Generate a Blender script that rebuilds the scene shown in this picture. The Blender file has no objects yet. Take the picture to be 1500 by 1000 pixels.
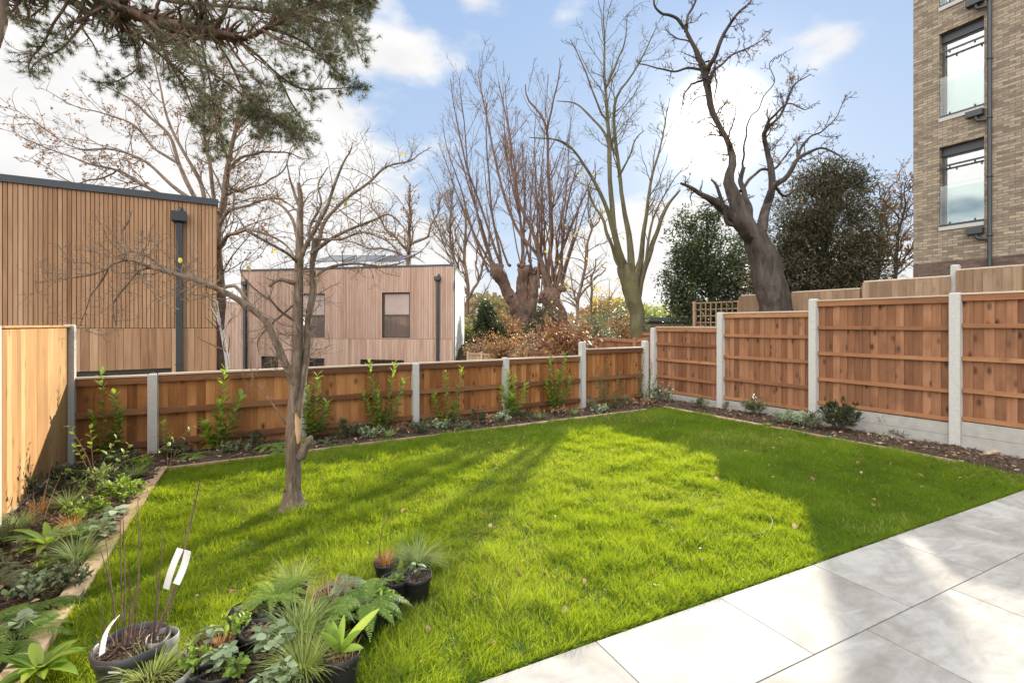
import bpy, math, random
import numpy as np
from mathutils import Vector
R = math.radians
rng = np.random.default_rng(7)
random.seed(7)
S = bpy.context.scene
col = S.collection

# ------------------------------------------------------------------ camera, world, sun, exposure
F = 719.0; HZ = 475.0; EYE = 1.65
cam_d = bpy.data.cameras.new('camera'); cam = bpy.data.objects.new('camera', cam_d); col.objects.link(cam)
cam_d.sensor_width = 36; cam_d.lens = 36 * F / 1500; cam_d.clip_start = 0.05; cam_d.clip_end = 3000
cam_d.shift_y = -(500 - HZ) / 1500
cam.location = (0, 0, EYE); cam.rotation_euler = (R(90), 0, 0)
S.camera = cam

SUN_AZ, SUN_EL = R(22.6), R(20.5)
SUN = Vector((math.sin(SUN_AZ) * math.cos(SUN_EL), math.cos(SUN_AZ) * math.cos(SUN_EL), math.sin(SUN_EL)))
S.view_settings.view_transform = 'Standard'; S.view_settings.look = 'None'
S.view_settings.exposure = 1.05; S.view_settings.gamma = 1.0
SKY_STR, CLOUD_STR, SUN_STR = 0.12, 0.82, 4.0

def pdir(px, py):
    v = Vector(((px - 750) / F, 1, (HZ - py) / F)); v.normalize(); return v

W = bpy.data.worlds.new('World'); S.world = W; W.use_nodes = True
nt = W.node_tree; nt.nodes.clear()
def N(nt, t, **kw):
    n = nt.nodes.new(t)
    for k, v in kw.items(): setattr(n, k, v)
    return n
def math_(nt, op, a, b=None, c=None, clamp=False):
    n = N(nt, 'ShaderNodeMath', operation=op, use_clamp=clamp)
    for i, v in enumerate((a, b, c)):
        if v is None: continue
        if isinstance(v, (int, float)): n.inputs[i].default_value = v
        else: nt.links.new(v, n.inputs[i])
    return n.outputs[0]
sky = N(nt, 'ShaderNodeTexSky', sky_type='NISHITA', sun_disc=False)
sky.sun_elevation = SUN_EL; sky.sun_rotation = SUN_AZ
sky.altitude = 50; sky.air_density = 1.0; sky.dust_density = 0.6; sky.ozone_density = 1.5
tc = N(nt, 'ShaderNodeTexCoord')
mp = N(nt, 'ShaderNodeMapping'); mp.inputs['Scale'].default_value = (1, 1, 1.9)
nt.links.new(tc.outputs['Generated'], mp.inputs[0])
n1 = N(nt, 'ShaderNodeTexNoise'); n1.inputs['Scale'].default_value = 4.2; n1.inputs['Detail'].default_value = 9; n1.inputs['Roughness'].default_value = .5
nt.links.new(mp.outputs[0], n1.inputs['Vector'])
sep = N(nt, 'ShaderNodeSeparateXYZ'); nt.links.new(tc.outputs['Generated'], sep.inputs[0])
bias = None
def lobe(d, r_deg, amp, pw=1.0):
    dp = N(nt, 'ShaderNodeVectorMath', operation='DOT_PRODUCT')
    nt.links.new(tc.outputs['Generated'], dp.inputs[0]); dp.inputs[1].default_value = tuple(d)
    m = N(nt, 'ShaderNodeMapRange', interpolation_type='SMOOTHSTEP')
    nt.links.new(dp.outputs['Value'], m.inputs[0])
    m.inputs[1].default_value = math.cos(R(r_deg)); m.inputs[2].default_value = 1.0
    m.inputs[3].default_value = 0; m.inputs[4].default_value = amp
    return m.outputs[0]
lobes = [(-60, 120, 34, .62), (-500, 300, 50, .5), (150, 300, 26, .5), (360, 260, 15, .42), (560, 320, 14, .42), (600, 30, 12, .30), (520, 60, 9, .2), (780, 0, 9, .28),
         (960, 400, 12, .62), (880, 420, 11, .4), (1020, 345, 6, .4), (930, 350, 6, .3), (1155, 82, 7.5, .33), (1190, 420, 12, .25), (700, 430, 14, .3), (2600, 200, 30, .35), (-100, -900, 45, .3)]
for px, py, r, a in lobes:
    o = lobe(pdir(px, py), r, a)
    bias = o if bias is None else math_(nt, 'ADD', bias, o)
back = math_(nt, 'ADD', lobe(Vector((-.3, -.9, .25)).normalized(), 80, .5), lobe(Vector((-1, -.1, .35)).normalized(), 30, .4))
bias = math_(nt, 'ADD', math_(nt, 'ADD', bias, back), lobe(Vector((-.1, -.4, .92)).normalized(), 58, .6))  # last lobe: overhead cloud out of view, added as fill
hz = N(nt, 'ShaderNodeMapRange'); nt.links.new(sep.outputs[2], hz.inputs[0])
hz.inputs[1].default_value = .16; hz.inputs[2].default_value = 0; hz.inputs[3].default_value = 0; hz.inputs[4].default_value = .4
bias = math_(nt, 'ADD', bias, hz.outputs[0])
m = math_(nt, 'ADD', math_(nt, 'MULTIPLY', math_(nt, 'SUBTRACT', n1.outputs['Fac'], .5), 1.9), bias)
mr = N(nt, 'ShaderNodeMapRange', interpolation_type='SMOOTHSTEP'); nt.links.new(m, mr.inputs[0])
mr.inputs[1].default_value = .27; mr.inputs[2].default_value = .56; mr.inputs[4].default_value = .96
cloud_mask = mr.outputs[0]
# cloud shade varies a little inside the clouds
n2 = N(nt, 'ShaderNodeTexNoise'); n2.inputs['Scale'].default_value = 7; n2.inputs['Detail'].default_value = 6
nt.links.new(mp.outputs[0], n2.inputs['Vector'])
cs = N(nt, 'ShaderNodeMapRange'); nt.links.new(n2.outputs['Fac'], cs.inputs[0])
cs.inputs[1].default_value = .3; cs.inputs[2].default_value = .7; cs.inputs[3].default_value = CLOUD_STR * .54; cs.inputs[4].default_value = CLOUD_STR * .64
# thin veil everywhere (pale winter sky)
bgS = N(nt, 'ShaderNodeBackground'); nt.links.new(sky.outputs[0], bgS.inputs[0]); bgS.inputs[1].default_value = SKY_STR
bgV = N(nt, 'ShaderNodeBackground'); bgV.inputs[0].default_value = (.47, .655, .95, 1); bgV.inputs[1].default_value = .43
gr_ = N(nt, 'ShaderNodeMapRange'); nt.links.new(sep.outputs[2], gr_.inputs[0]); gr_.inputs[1].default_value = 0; gr_.inputs[2].default_value = .75
gm = N(nt, 'ShaderNodeMix', data_type='RGBA'); nt.links.new(gr_.outputs[0], gm.inputs[0]); gm.inputs[6].default_value = (.66, .80, .98, 1); gm.inputs[7].default_value = (.36, .56, .92, 1)
nt.links.new(gm.outputs[2], bgV.inputs[0]); bgV.inputs[1].default_value = .44
mv = N(nt, 'ShaderNodeMixShader'); mv.inputs[0].default_value = .94
nt.links.new(bgS.outputs[0], mv.inputs[1]); nt.links.new(bgV.outputs[0], mv.inputs[2])
bgC = N(nt, 'ShaderNodeBackground'); bgC.inputs[0].default_value = (1.0, .985, .97, 1); 
bk = lobe(Vector((-.45, -.8, .35)).normalized(), 85, 2.2)      # unseen clouds behind the camera, brightened as added fill light
nt.links.new(math_(nt, 'MULTIPLY', cs.outputs[0], math_(nt, 'ADD', math_(nt, 'ADD', bk, lobe(Vector((-.1, -.4, .92)).normalized(), 58, 1.3)), 1.0)), bgC.inputs[1])  # second lobe brightens the added overhead cloud to light level surfaces
mx = N(nt, 'ShaderNodeMixShader'); nt.links.new(cloud_mask, mx.inputs[0])
nt.links.new(mv.outputs[0], mx.inputs[1]); nt.links.new(bgC.outputs[0], mx.inputs[2])
# aureole of the veiled sun
au = math_(nt, 'ADD', math_(nt, 'POWER', lobe(SUN, 6.2, 1.0), 1.3), math_(nt, 'MULTIPLY', math_(nt, 'POWER', lobe(SUN, 13, 1.0), 2.0), .10), None, True)
bgA = N(nt, 'ShaderNodeBackground'); bgA.inputs[0].default_value = (1, .97, .9, 1); bgA.inputs[1].default_value = 1.1
mA = N(nt, 'ShaderNodeMixShader'); nt.links.new(au, mA.inputs[0])
nt.links.new(mx.outputs[0], mA.inputs[1]); nt.links.new(bgA.outputs[0], mA.inputs[2])
out = N(nt, 'ShaderNodeOutputWorld'); nt.links.new(mA.outputs[0], out.inputs[0])

sl = bpy.data.lights.new('sun', 'SUN'); sl.energy = SUN_STR; sl.angle = R(.9); sl.color = (1, .92, .78)
so = bpy.data.objects.new('sun', sl); col.objects.link(so); so.rotation_euler = SUN.to_track_quat('Z', 'Y').to_euler()
so.location = (5, 12, 12)
S.cycles.max_bounces = 8; S.cycles.transparent_max_bounces = 12; S.cycles.sample_clamp_indirect = 6

# ------------------------------------------------------------------ pixel -> place helpers
def G(px, py, z=0.0):
    Y = (EYE - z) * F / (py - HZ); return np.array([(px - 750) / F * Y, Y, z])
def P(px, py, Y):
    return np.array([(px - 750) / F * Y, Y, EYE + (HZ - py) / F * Y])
def V3(*a): return np.array(a, float)
def unit(v): v = np.asarray(v, float); return v / (np.linalg.norm(v) + 1e-12)
def units(v): return v / (np.linalg.norm(v, axis=-1, keepdims=True) + 1e-12)
A = V3(.862, .507, 0); B = V3(-.507, .862, 0); A = unit(A); B = unit(B)   # plot axes: along back fence, away
U = V3(.894, .447, 0)                                                     # patio axis

# value noise in numpy
_lat = rng.random((256, 256))
def vnoise(x, y):
    xi = np.floor(x).astype(int); yi = np.floor(y).astype(int); fx = x - xi; fy = y - yi
    fx = fx * fx * (3 - 2 * fx); fy = fy * fy * (3 - 2 * fy)
    g = lambda a, b: _lat[a % 256, b % 256]
    return (g(xi, yi) * (1 - fx) + g(xi + 1, yi) * fx) * (1 - fy) + (g(xi, yi + 1) * (1 - fx) + g(xi + 1, yi + 1) * fx) * fy

# ------------------------------------------------------------------ mesh helpers
LOC = {}
def tag(o, label=None, cat=None, group=None, kind=None):
    if label: o['label'] = label
    if cat: o['category'] = cat
    if group: o['group'] = group
    if kind: o['kind'] = kind
    return o
def thing(name, label, cat, loc=(0, 0, 0), group=None):
    o = bpy.data.objects.new(name, None); o.empty_display_size = .2; col.objects.link(o)
    o.location = tuple(float(c) for c in loc); LOC[o.name] = V3(*[float(c) for c in loc])
    return tag(o, label, cat, group)
class MB:
    """collects vertices and faces, then links them as ONE mesh object"""
    def __init__(s): s.V = []; s.F = []; s.r = []; s.g = []; s.n = 0; s.sm = []
    def add(s, V, Fs, rnd=None, gc=None, smooth=False):
        V = np.asarray(V, float).reshape(-1, 3); n = len(V)
        s.V.append(V); Fs = np.asarray(Fs, int)
        s.F.append(Fs + s.n); s.sm.append(np.full(len(Fs), smooth))
        if rnd is None: rnd = rng.random()
        s.r.append(np.broadcast_to(np.asarray(rnd, float), (n,)) if np.ndim(rnd) == 0 else np.asarray(rnd, float))
        s.g.append(V if gc is None else np.asarray(gc, float)); s.n += n
        return s
    def box(s, o, ex, ey, ez, dx, dy, dz, grain=2, rnd=None, jit=True):
        """box with corner o and unit axes; grain = axis index of the wood grain"""
        o = np.asarray(o, float); ex, ey, ez = map(np.asarray, (ex, ey, ez))
        c = np.array([[i, j, k] for k in (0, 1) for j in (0, 1) for i in (0, 1)], float)
        L = c * [dx, dy, dz]
        V = o + L[:, :1] * ex + L[:, 1:2] * ey + L[:, 2:] * ez
        idx = [grain] + [i for i in range(3) if i != grain]
        gc = L[:, idx] + (rng.random(3) * [20, 5, 5] if jit else 0)
        f = [[0, 2, 3, 1], [4, 5, 7, 6], [0, 1, 5, 4], [2, 6, 7, 3], [0, 4, 6, 2], [1, 3, 7, 5]]
        if np.dot(np.cross(ex, ey), ez) < 0: f = [a[::-1] for a in f]
        return s.add(V, f, rnd, gc)
    def build(s, name, mat, parent=None, base=None):
        V = np.concatenate(s.V); r = np.concatenate(s.r); g = np.concatenate(s.g)
        if parent is not None: off = LOC[root_of(parent).name]
        else: off = V3(*base) if base is not None else V3((V[:, 0].min() + V[:, 0].max()) / 2, (V[:, 1].min() + V[:, 1].max()) / 2, V[:, 2].min())
        me = bpy.data.meshes.new(name); me.vertices.add(len(V)); me.vertices.foreach_set('co', (V - off).astype(np.float32).ravel())
        nl = sum(f.size for f in s.F); nf = sum(len(f) for f in s.F)
        me.loops.add(nl); me.loops.foreach_set('vertex_index', np.concatenate([f.ravel() for f in s.F]).astype(np.int32))
        me.polygons.add(nf)
        tot = np.concatenate([np.full(len(f), f.shape[1]) for f in s.F]); st = np.concatenate([[0], np.cumsum(tot)[:-1]])
        me.polygons.foreach_set('loop_start', st.astype(np.int32)); me.polygons.foreach_set('loop_total', tot.astype(np.int32))
        me.polygons.foreach_set('use_smooth', np.concatenate(s.sm))
        me.update(calc_edges=True)
        a = me.attributes.new('rnd', 'FLOAT', 'POINT'); a.data.foreach_set('value', r.astype(np.float32))
        a = me.attributes.new('gc', 'FLOAT_VECTOR', 'POINT'); a.data.foreach_set('vector', g.astype(np.float32).ravel())
        me.materials.append(mat)
        o = bpy.data.objects.new(name, me); col.objects.link(o)
        if parent is not None: o.parent = parent
        else: o.location = tuple(off); LOC[o.name] = off
        return o
def root_of(o):
    while o.parent: o = o.parent
    return o
def struct(name, mb, mat, base=(0, 0, 0)): return tag(mb.build(name, mat, None, base), kind='structure')

def leafset(mb, base, d, n, L, Wd, curl=0., nseg=3, prof=None, fold=0., rnd=None, smooth=True, twist=0.):
    """vectorised leaves/blades: base, direction, normal arrays"""
    base = np.atleast_2d(base); M = len(base)
    d = units(np.broadcast_to(d, (M, 3)).astype(float)); n = np.broadcast_to(n, (M, 3)).astype(float)
    n = n - (n * d).sum(1, keepdims=True) * d
    bad = np.linalg.norm(n, axis=1) < 1e-3; n[bad] = np.cross(d[bad], V3(.3, .9, .1)); n = units(n)
    L = np.broadcast_to(L, (M,)).astype(float); Wd = np.broadcast_to(Wd, (M,)).astype(float); curl = np.broadcast_to(curl, (M,)).astype(float)
    if prof is None: prof = [.5, 1, .8, .08] if nseg == 3 else np.r_[.6, np.linspace(1, .08, nseg)]
    sd = np.cross(d, n); p = base.copy(); cols = 3 if fold else 2; rows = []
    for i in range(nseg + 1):
        w = (Wd * prof[i] * .5)[:, None]
        a = curl * i / nseg
        dn = (np.cos(a)[:, None] * n + np.sin(a)[:, None] * d)
        if cols == 2: rows += [p - sd * w, p + sd * w]
        else: rows += [p - sd * w + dn * w * fold, p, p + sd * w + dn * w * fold]
        st = (L / nseg)[:, None]; a2 = (curl * (i + .5) / nseg)[:, None]
        p = p + st * (np.cos(a2) * d - np.sin(a2) * n)
    Vv = np.stack(rows, 1)                                    # M, (nseg+1)*cols, 3
    k = (nseg + 1) * cols; f = []
    for i in range(nseg):
        for c in range(cols - 1):
            q = i * cols + c; f.append([q, q + 1, q + cols + 1, q + cols])
    f = np.array(f); Fs = (f[None] + (np.arange(M) * k)[:, None, None]).reshape(-1, 4)
    if rnd is None: rnd = rng.random(M)
    rr = np.repeat(np.broadcast_to(rnd, (M,)), k)
    mb.add(Vv.reshape(-1, 3), Fs, rr, smooth=smooth)
    return mb

def tubes(mb, PL, RD, sides=5, rnd=None, cap=False, rough=0.):
    """PL (n,m,3) polylines, RD (n,m) radii"""
    PL = np.asarray(PL, float); RD = np.asarray(RD, float)
    if PL.ndim == 2: PL = PL[None]; RD = RD[None]
    n, m, _ = PL.shape
    t = np.empty_like(PL); t[:, 1:-1] = PL[:, 2:] - PL[:, :-2]; t[:, 0] = PL[:, 1] - PL[:, 0]; t[:, -1] = PL[:, -1] - PL[:, -2]; t = units(t)
    ov = units(PL[:, -1] - PL[:, 0]); ref = np.cross(ov, V3(.31, .22, .92)); b = np.linalg.norm(ref, axis=1) < .2
    ref[b] = np.cross(ov[b], V3(1, .1, 0)); ref = units(ref)
    u = ref[:, None] - (ref[:, None] * t).sum(-1, keepdims=True) * t; u = units(u); v = np.cross(t, u)
    an = np.arange(sides) * 2 * math.pi / sides
    RR_ = np.broadcast_to(RD[:, :, None], (n, m, sides)).copy()
    if rough:       # fissured, fluted bark: ridges that run along the limb
        s_ = np.concatenate([np.zeros((n, 1)), np.cumsum(np.linalg.norm(np.diff(PL, axis=1), axis=2), 1)], 1)[:, :, None]; k_ = np.arange(n)[:, None, None] * 17.3
        per = np.sin(an * 3 + k_) * .5 + np.sin(an * 5 + k_ * 2 + s_ * 1.5) * .35
        RR_ *= 1 + rough * (per * .5 + (vnoise(np.cos(an) * 2.5 + 50 + k_ + 0 * s_, np.sin(an) * 2.5 + s_ * 2.2 + 40) - .5) * 1.6 + (vnoise(np.cos(an) * 6 + 90 + k_ + 0 * s_, np.sin(an) * 6 + s_ * 6 + 10) - .5) * .8)
    ring = PL[:, :, None] + RR_[..., None] * (np.cos(an)[None, None, :, None] * u[:, :, None] + np.sin(an)[None, None, :, None] * v[:, :, None])
    i = np.arange(m - 1)[:, None]; j = np.arange(sides)[None]; j2 = (j + 1) % sides
    f = np.stack(np.broadcast_arrays(i * sides + j, i * sides + j2, (i + 1) * sides + j2, (i + 1) * sides + j), -1).reshape(-1, 4)
    Fs = (f[None] + (np.arange(n) * m * sides)[:, None, None]).reshape(-1, 4)
    rr = np.repeat(rng.random(n) if rnd is None else np.broadcast_to(rnd, (n,)), m * sides)
    ln = np.concatenate([np.zeros((n, 1)), np.cumsum(np.linalg.norm(np.diff(PL, axis=1), axis=2), 1)], 1)
    mb.add(ring.reshape(-1, 3), Fs, rr, smooth=True)
    if cap:
        c = np.array([[(m - 1) * sides + k for k in range(sides)]]); c2 = np.array([[k for k in range(sides)][::-1]])
        base0 = mb.n - n * m * sides
        for q in range(n):
            mb.F += [c + base0 + q * m * sides, c2 + base0 + q * m * sides]; mb.sm += [np.array([False])] * 2
    return mb

def resample(pts, m, jit=0.0):
    pts = np.asarray(pts, float); k = len(pts)
    ext = np.vstack([2 * pts[0] - pts[1], pts, 2 * pts[-1] - pts[-2]])
    seg = np.linalg.norm(np.diff(pts[:, :3], axis=0), axis=1); cum = np.r_[0, np.cumsum(seg)]
    o = []
    for s in np.linspace(0, cum[-1], m):
        i = min(np.searchsorted(cum, s, 'right') - 1, k - 2); t = (s - cum[i]) / max(seg[i], 1e-9)
        p0, p1, p2, p3 = ext[i], ext[i + 1], ext[i + 2], ext[i + 3]
        o.append(.5 * ((2 * p1) + (-p0 + p2) * t + (2 * p0 - 5 * p1 + 4 * p2 - p3) * t * t + (-p0 + 3 * p1 - 3 * p2 + p3) * t ** 3))
    o = np.array(o)
    if jit: o[1:-1, :3] += rng.normal(0, jit, (m - 2, 3)) 
    return o

def spawn(PL, RD, K, tr=(.2, 1), ang=(30, 60), ln=(.3, .6), lmax=9e9, npts=6, wig=.12, up=.1, rf=.55, rtip=.3, rmin=.002, rel=True, down=0., rmax=9.):
    """K side shoots on the polylines PL, parents picked by length. ln: relative to parent length"""
    n, m, _ = PL.shape
    seg = np.linalg.norm(np.diff(PL, axis=1), axis=2); tot = seg.sum(1)
    pi = rng.choice(n, K, p=tot / tot.sum()); t = rng.uniform(*tr, K) * (m - 1); t = np.minimum(t, m - 1.001)
    i = t.astype(int); f = (t - i)[:, None]
    base = PL[pi, i] * (1 - f) + PL[pi, i + 1] * f; tg = units(PL[pi, i + 1] - PL[pi, i])
    r0 = (RD[pi, i] * (1 - f[:, 0]) + RD[pi, i + 1] * f[:, 0]) * rf; r0 = np.minimum(np.maximum(r0, rmin), rmax * rng.uniform(.5, 1, K))
    rv = rng.normal(size=(K, 3)); rv -= (rv * tg).sum(1, keepdims=True) * tg; rv = units(rv)
    rv[:, 2] += up * 1.2; rv = units(rv)
    a = np.radians(rng.uniform(*ang, K))[:, None]; d = units(np.cos(a) * tg + np.sin(a) * rv)
    Lc = rng.uniform(*ln, K)
    if rel: Lc = Lc * tot[pi] * (1.15 - .75 * t / (m - 1))
    Lc = np.minimum(Lc, lmax * rng.uniform(.6, 1, K))
    out = np.empty((K, npts, 3)); out[:, 0] = base; st = (Lc / (npts - 1))[:, None]
    for q in range(1, npts):
        d = units(d + rng.normal(0, wig, (K, 3)) + V3(0, 0, up - down)); out[:, q] = out[:, q - 1] + st * d
    tt = np.linspace(1, rtip, npts)[None]
    return out, np.maximum(r0[:, None] * tt, rmin * .7)

# ------------------------------------------------------------------ materials
MATS = {}
def new_mat(name):
    m = bpy.data.materials.new(name); m.use_nodes = True; nt = m.node_tree; nt.nodes.clear()
    o = N(nt, 'ShaderNodeOutputMaterial'); b = N(nt, 'ShaderNodeBsdfPrincipled'); nt.links.new(b.outputs[0], o.inputs[0])
    MATS[name] = m; return m, nt, b, o
def ramp(nt, fac, stops):
    r = N(nt, 'ShaderNodeValToRGB'); e = r.color_ramp.elements
    while len(e) < len(stops): e.new(.5)
    for x, (p, c) in zip(e, stops): x.position = p; x.color = (*c, 1)
    nt.links.new(fac, r.inputs[0]); return r.outputs[0]
def attr(nt, name): return N(nt, 'ShaderNodeAttribute', attribute_name=name)
def noise(nt, vec, scale, detail=4, rough=.55, mapping=None, dist=0.):
    if mapping is not None:
        q = N(nt, 'ShaderNodeMapping'); q.inputs['Scale'].default_value = mapping; nt.links.new(vec, q.inputs[0]); vec = q.outputs[0]
    n = N(nt, 'ShaderNodeTexNoise'); n.inputs['Scale'].default_value = scale; n.inputs['Detail'].default_value = detail
    n.inputs['Roughness'].default_value = rough; n.inputs['Distortion'].default_value = dist
    nt.links.new(vec, n.inputs['Vector']); return n.outputs['Fac']
def mixc(nt, fac, a, b, mode='MIX'):
    m = N(nt, 'ShaderNodeMix', data_type='RGBA', blend_type=mode)
    for i, v in ((0, fac), (6, a), (7, b)):
        if isinstance(v, (int, float)): m.inputs[i].default_value = v
        elif isinstance(v, tuple): m.inputs[i].default_value = (*v, 1)
        else: nt.links.new(v, m.inputs[i])
    return m.outputs[2]
def bump(nt, b, h, dist=.01, strength=.6):
    n = N(nt, 'ShaderNodeBump'); n.inputs['Distance'].default_value = dist; n.inputs['Strength'].default_value = strength
    nt.links.new(h, n.inputs['Height']); nt.links.new(n.outputs[0], b.inputs['Normal'])
def maprange(nt, v, a, b, c=0., d=1.):
    m = N(nt, 'ShaderNodeMapRange'); nt.links.new(v, m.inputs[0])
    for i, x in zip((1, 2, 3, 4), (a, b, c, d)): m.inputs[i].default_value = x
    return m.outputs[0]

def wood(name, dark, mid, light, knots=.5, rough=.7, streak=1.0, stain=0.3, knotc=None):
    m, nt, b, o = new_mat(name)
    gc = attr(nt, 'gc').outputs['Vector']; rn = attr(nt, 'rnd').outputs['Fac']
    g1 = noise(nt, gc, 1, 5, .6, (1.6, 34, 34), .4); g2 = noise(nt, gc, 1, 3, .5, (.8, 7, 7), .8)
    f = math_(nt, 'ADD', math_(nt, 'MULTIPLY', g1, .45 * streak), math_(nt, 'MULTIPLY', g2, .4))
    f = math_(nt, 'ADD', f, math_(nt, 'MULTIPLY', math_(nt, 'SUBTRACT', rn, .5), .42))
    f = math_(nt, 'ADD', f, .5 - .42 * streak * .5 - .2)
    c = ramp(nt, f, [(.2, dark), (.5, mid), (.8, light)])
    if knots:
        vo = N(nt, 'ShaderNodeTexVoronoi', feature='F1'); q = N(nt, 'ShaderNodeMapping'); q.inputs['Scale'].default_value = (4.6, 9, 9)
        nt.links.new(gc, q.inputs[0]); nt.links.new(q.outputs[0], vo.inputs['Vector']); vo.inputs['Scale'].default_value = 1
        kc = N(nt, 'ShaderNodeSeparateColor'); nt.links.new(vo.outputs['Color'], kc.inputs[0])
        sel = math_(nt, 'GREATER_THAN', kc.outputs[0], .55)
        k = math_(nt, 'MULTIPLY', maprange(nt, vo.outputs['Distance'], .33, .07), sel, clamp=True)
        c = mixc(nt, math_(nt, 'MULTIPLY', k, knots), c, knotc or tuple(x * .3 for x in dark))
    if stain:
        s = noise(nt, gc, 1.3, 4, .6, (1, 1.5, 1.5)); s = maprange(nt, s, .48, .66)
        c = mixc(nt, math_(nt, 'MULTIPLY', s, stain), c, tuple(x * .55 for x in mid))
    nt.links.new(c, b.inputs['Base Color']); b.inputs['Roughness'].default_value = rough; b.inputs['Specular IOR Level'].default_value = .25
    bump(nt, b, g1, .003, .5); return m
def simple(name, c, rough=.6, metal=0., var=.15, scale=8., bumpd=0., spec=.5):
    m, nt, b, o = new_mat(name); tcn = N(nt, 'ShaderNodeTexCoord')
    n = noise(nt, tcn.outputs['Object'], scale, 5, .6)
    cc = mixc(nt, n, tuple(x * (1 - var) for x in c), tuple(min(1, x * (1 + var)) for x in c))
    nt.links.new(cc, b.inputs['Base Color']); b.inputs['Roughness'].default_value = rough; b.inputs['Metallic'].default_value = metal
    b.inputs['Specular IOR Level'].default_value = spec
    if bumpd: bump(nt, b, noise(nt, tcn.outputs['Object'], scale * 4, 5, .7), bumpd, .7)
    return m
def leafmat(name, stops, trans=.35, tcol=None, rough=.5, spec=.3):
    """per-leaf colour from rnd; part of the light goes through the leaf"""
    m, nt, b, o = new_mat(name); rn = attr(nt, 'rnd').outputs['Fac']
    c = ramp(nt, rn, stops); nt.links.new(c, b.inputs['Base Color']); b.inputs['Roughness'].default_value = rough
    b.inputs['Specular IOR Level'].default_value = spec
    t = N(nt, 'ShaderNodeBsdfTranslucent'); tc_ = mixc(nt, .6, c, tcol or tuple(min(1, x * 1.8) for x in stops[-1][1])); nt.links.new(tc_, t.inputs[0])
    mx = N(nt, 'ShaderNodeMixShader'); mx.inputs[0].default_value = trans
    nt.links.new(b.outputs[0], mx.inputs[1]); nt.links.new(t.outputs[0], mx.inputs[2]); nt.links.new(mx.outputs[0], o.inputs[0]); return m
def bark(name, c1, c2, c3=None, scale=14., bumpd=.02, moss=None):
    m, nt, b, o = new_mat(name); tcn = N(nt, 'ShaderNodeTexCoord'); v = tcn.outputs['Object']
    n = noise(nt, v, scale, 6, .65, (1, 1, .28), .5); c = ramp(nt, n, [(.3, c1), (.55, c2), (.75, c3 or tuple(x * 1.3 for x in c2))])
    if moss:
        mm = maprange(nt, noise(nt, v, 1.6, 4, .6), .42, .6); c = mixc(nt, mm, c, moss)
    nt.links.new(c, b.inputs['Base Color']); b.inputs['Roughness'].default_value = .85; b.inputs['Specular IOR Level'].default_value = .2
    bump(nt, b, n, bumpd, .9); return m

M_fence = wood('fence_wood', (.15, .055, .018), (.31, .13, .042), (.47, .225, .085), knots=.95, stain=.6, streak=1.25)
M_fence_r = wood('fence_wood_red', (.13, .055, .028), (.25, .115, .058), (.37, .185, .10), knots=1.0, stain=.65, streak=1.25)
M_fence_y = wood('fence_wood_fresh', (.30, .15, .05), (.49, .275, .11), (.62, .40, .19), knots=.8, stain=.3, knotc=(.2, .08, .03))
M_fence_old = wood('fence_wood_weathered', (.16, .10, .06), (.27, .175, .105), (.38, .26, .17), knots=.3, stain=.4)
M_rail = wood('rail_wood', (.16, .065, .03), (.29, .13, .06), (.42, .21, .10), knots=.5, stain=.4)
M_raild = wood('shaded_rail_wood', (.09, .04, .02), (.17, .075, .036), (.27, .13, .06), knots=.4, stain=.5)  # shadow on the back fence rails put into a darker wood colour
M_cap = wood('sunlit_capping', (.40, .30, .21), (.55, .44, .33), (.68, .58, .46), knots=.1, stain=.2)  # sunlight along the fence tops put into the pale wood colour
M_clad = wood('cedar_cladding', (.24, .115, .055), (.49, .28, .15), (.68, .44, .27), knots=0, streak=.6, stain=.12)
M_clad2 = wood('cedar_cladding_greyed', (.32, .195, .14), (.54, .365, .275), (.70, .53, .42), knots=0, streak=.6, stain=.15)
M_edge = wood('timber_edging', (.30, .20, .12), (.46, .33, .20), (.60, .45, .30), knots=.2, stain=.3)
M_conc = simple('concrete', (.46, .45, .42), .85, var=.2, scale=25, bumpd=.003)
M_concd = simple('stained_concrete', (.36, .345, .315), .9, var=.3, scale=9, bumpd=.003)
M_dark = simple('anthracite_metal', (.060, .065, .070), .45, .3, .1)
M_frame = simple('window_frame_metal', (.10, .095, .085), .45, .2, .1)
M_roofdark = simple('roof_edge', (.075, .085, .095), .5, .2, .1)
M_core = simple('wall_core', (.10, .07, .05), .9)
M_pot = simple('black_pot_plastic', (.018, .018, .019), .42, var=.3, scale=12)
M_potg = simple('dark_grey_pot_plastic', (.06, .062, .066), .4, var=.15, scale=12)
M_potl = simple('light_grey_pot_plastic', (.36, .35, .33), .5, var=.1, scale=12)
M_tag = simple('white_tag_plastic', (.8, .8, .8), .4, var=.05)
M_steel = simple('steel', (.5, .5, .52), .3, .9, .1)
def glassmat(name, tint, rough=.03):
    m, nt, b, o = new_mat(name); b.inputs['Base Color'].default_value = (*tint, 1); b.inputs['Roughness'].default_value = rough
    g = N(nt, 'ShaderNodeBsdfGlossy'); g.inputs['Roughness'].default_value = rough; mx = N(nt, 'ShaderNodeMixShader'); mx.inputs[0].default_value = .42
    nt.links.new(b.outputs[0], mx.inputs[1]); nt.links.new(g.outputs[0], mx.inputs[2]); nt.links.new(mx.outputs[0], o.inputs[0]); return m
M_glass = glassmat('window_glass', (.035, .035, .04))
M_glassp = glassmat('pale_reflecting_glass', (.20, .165, .15))  # pale base colour carries part of the window reflection
M_blind = simple('white_blind', (.82, .80, .76), .8, var=.04)
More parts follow.
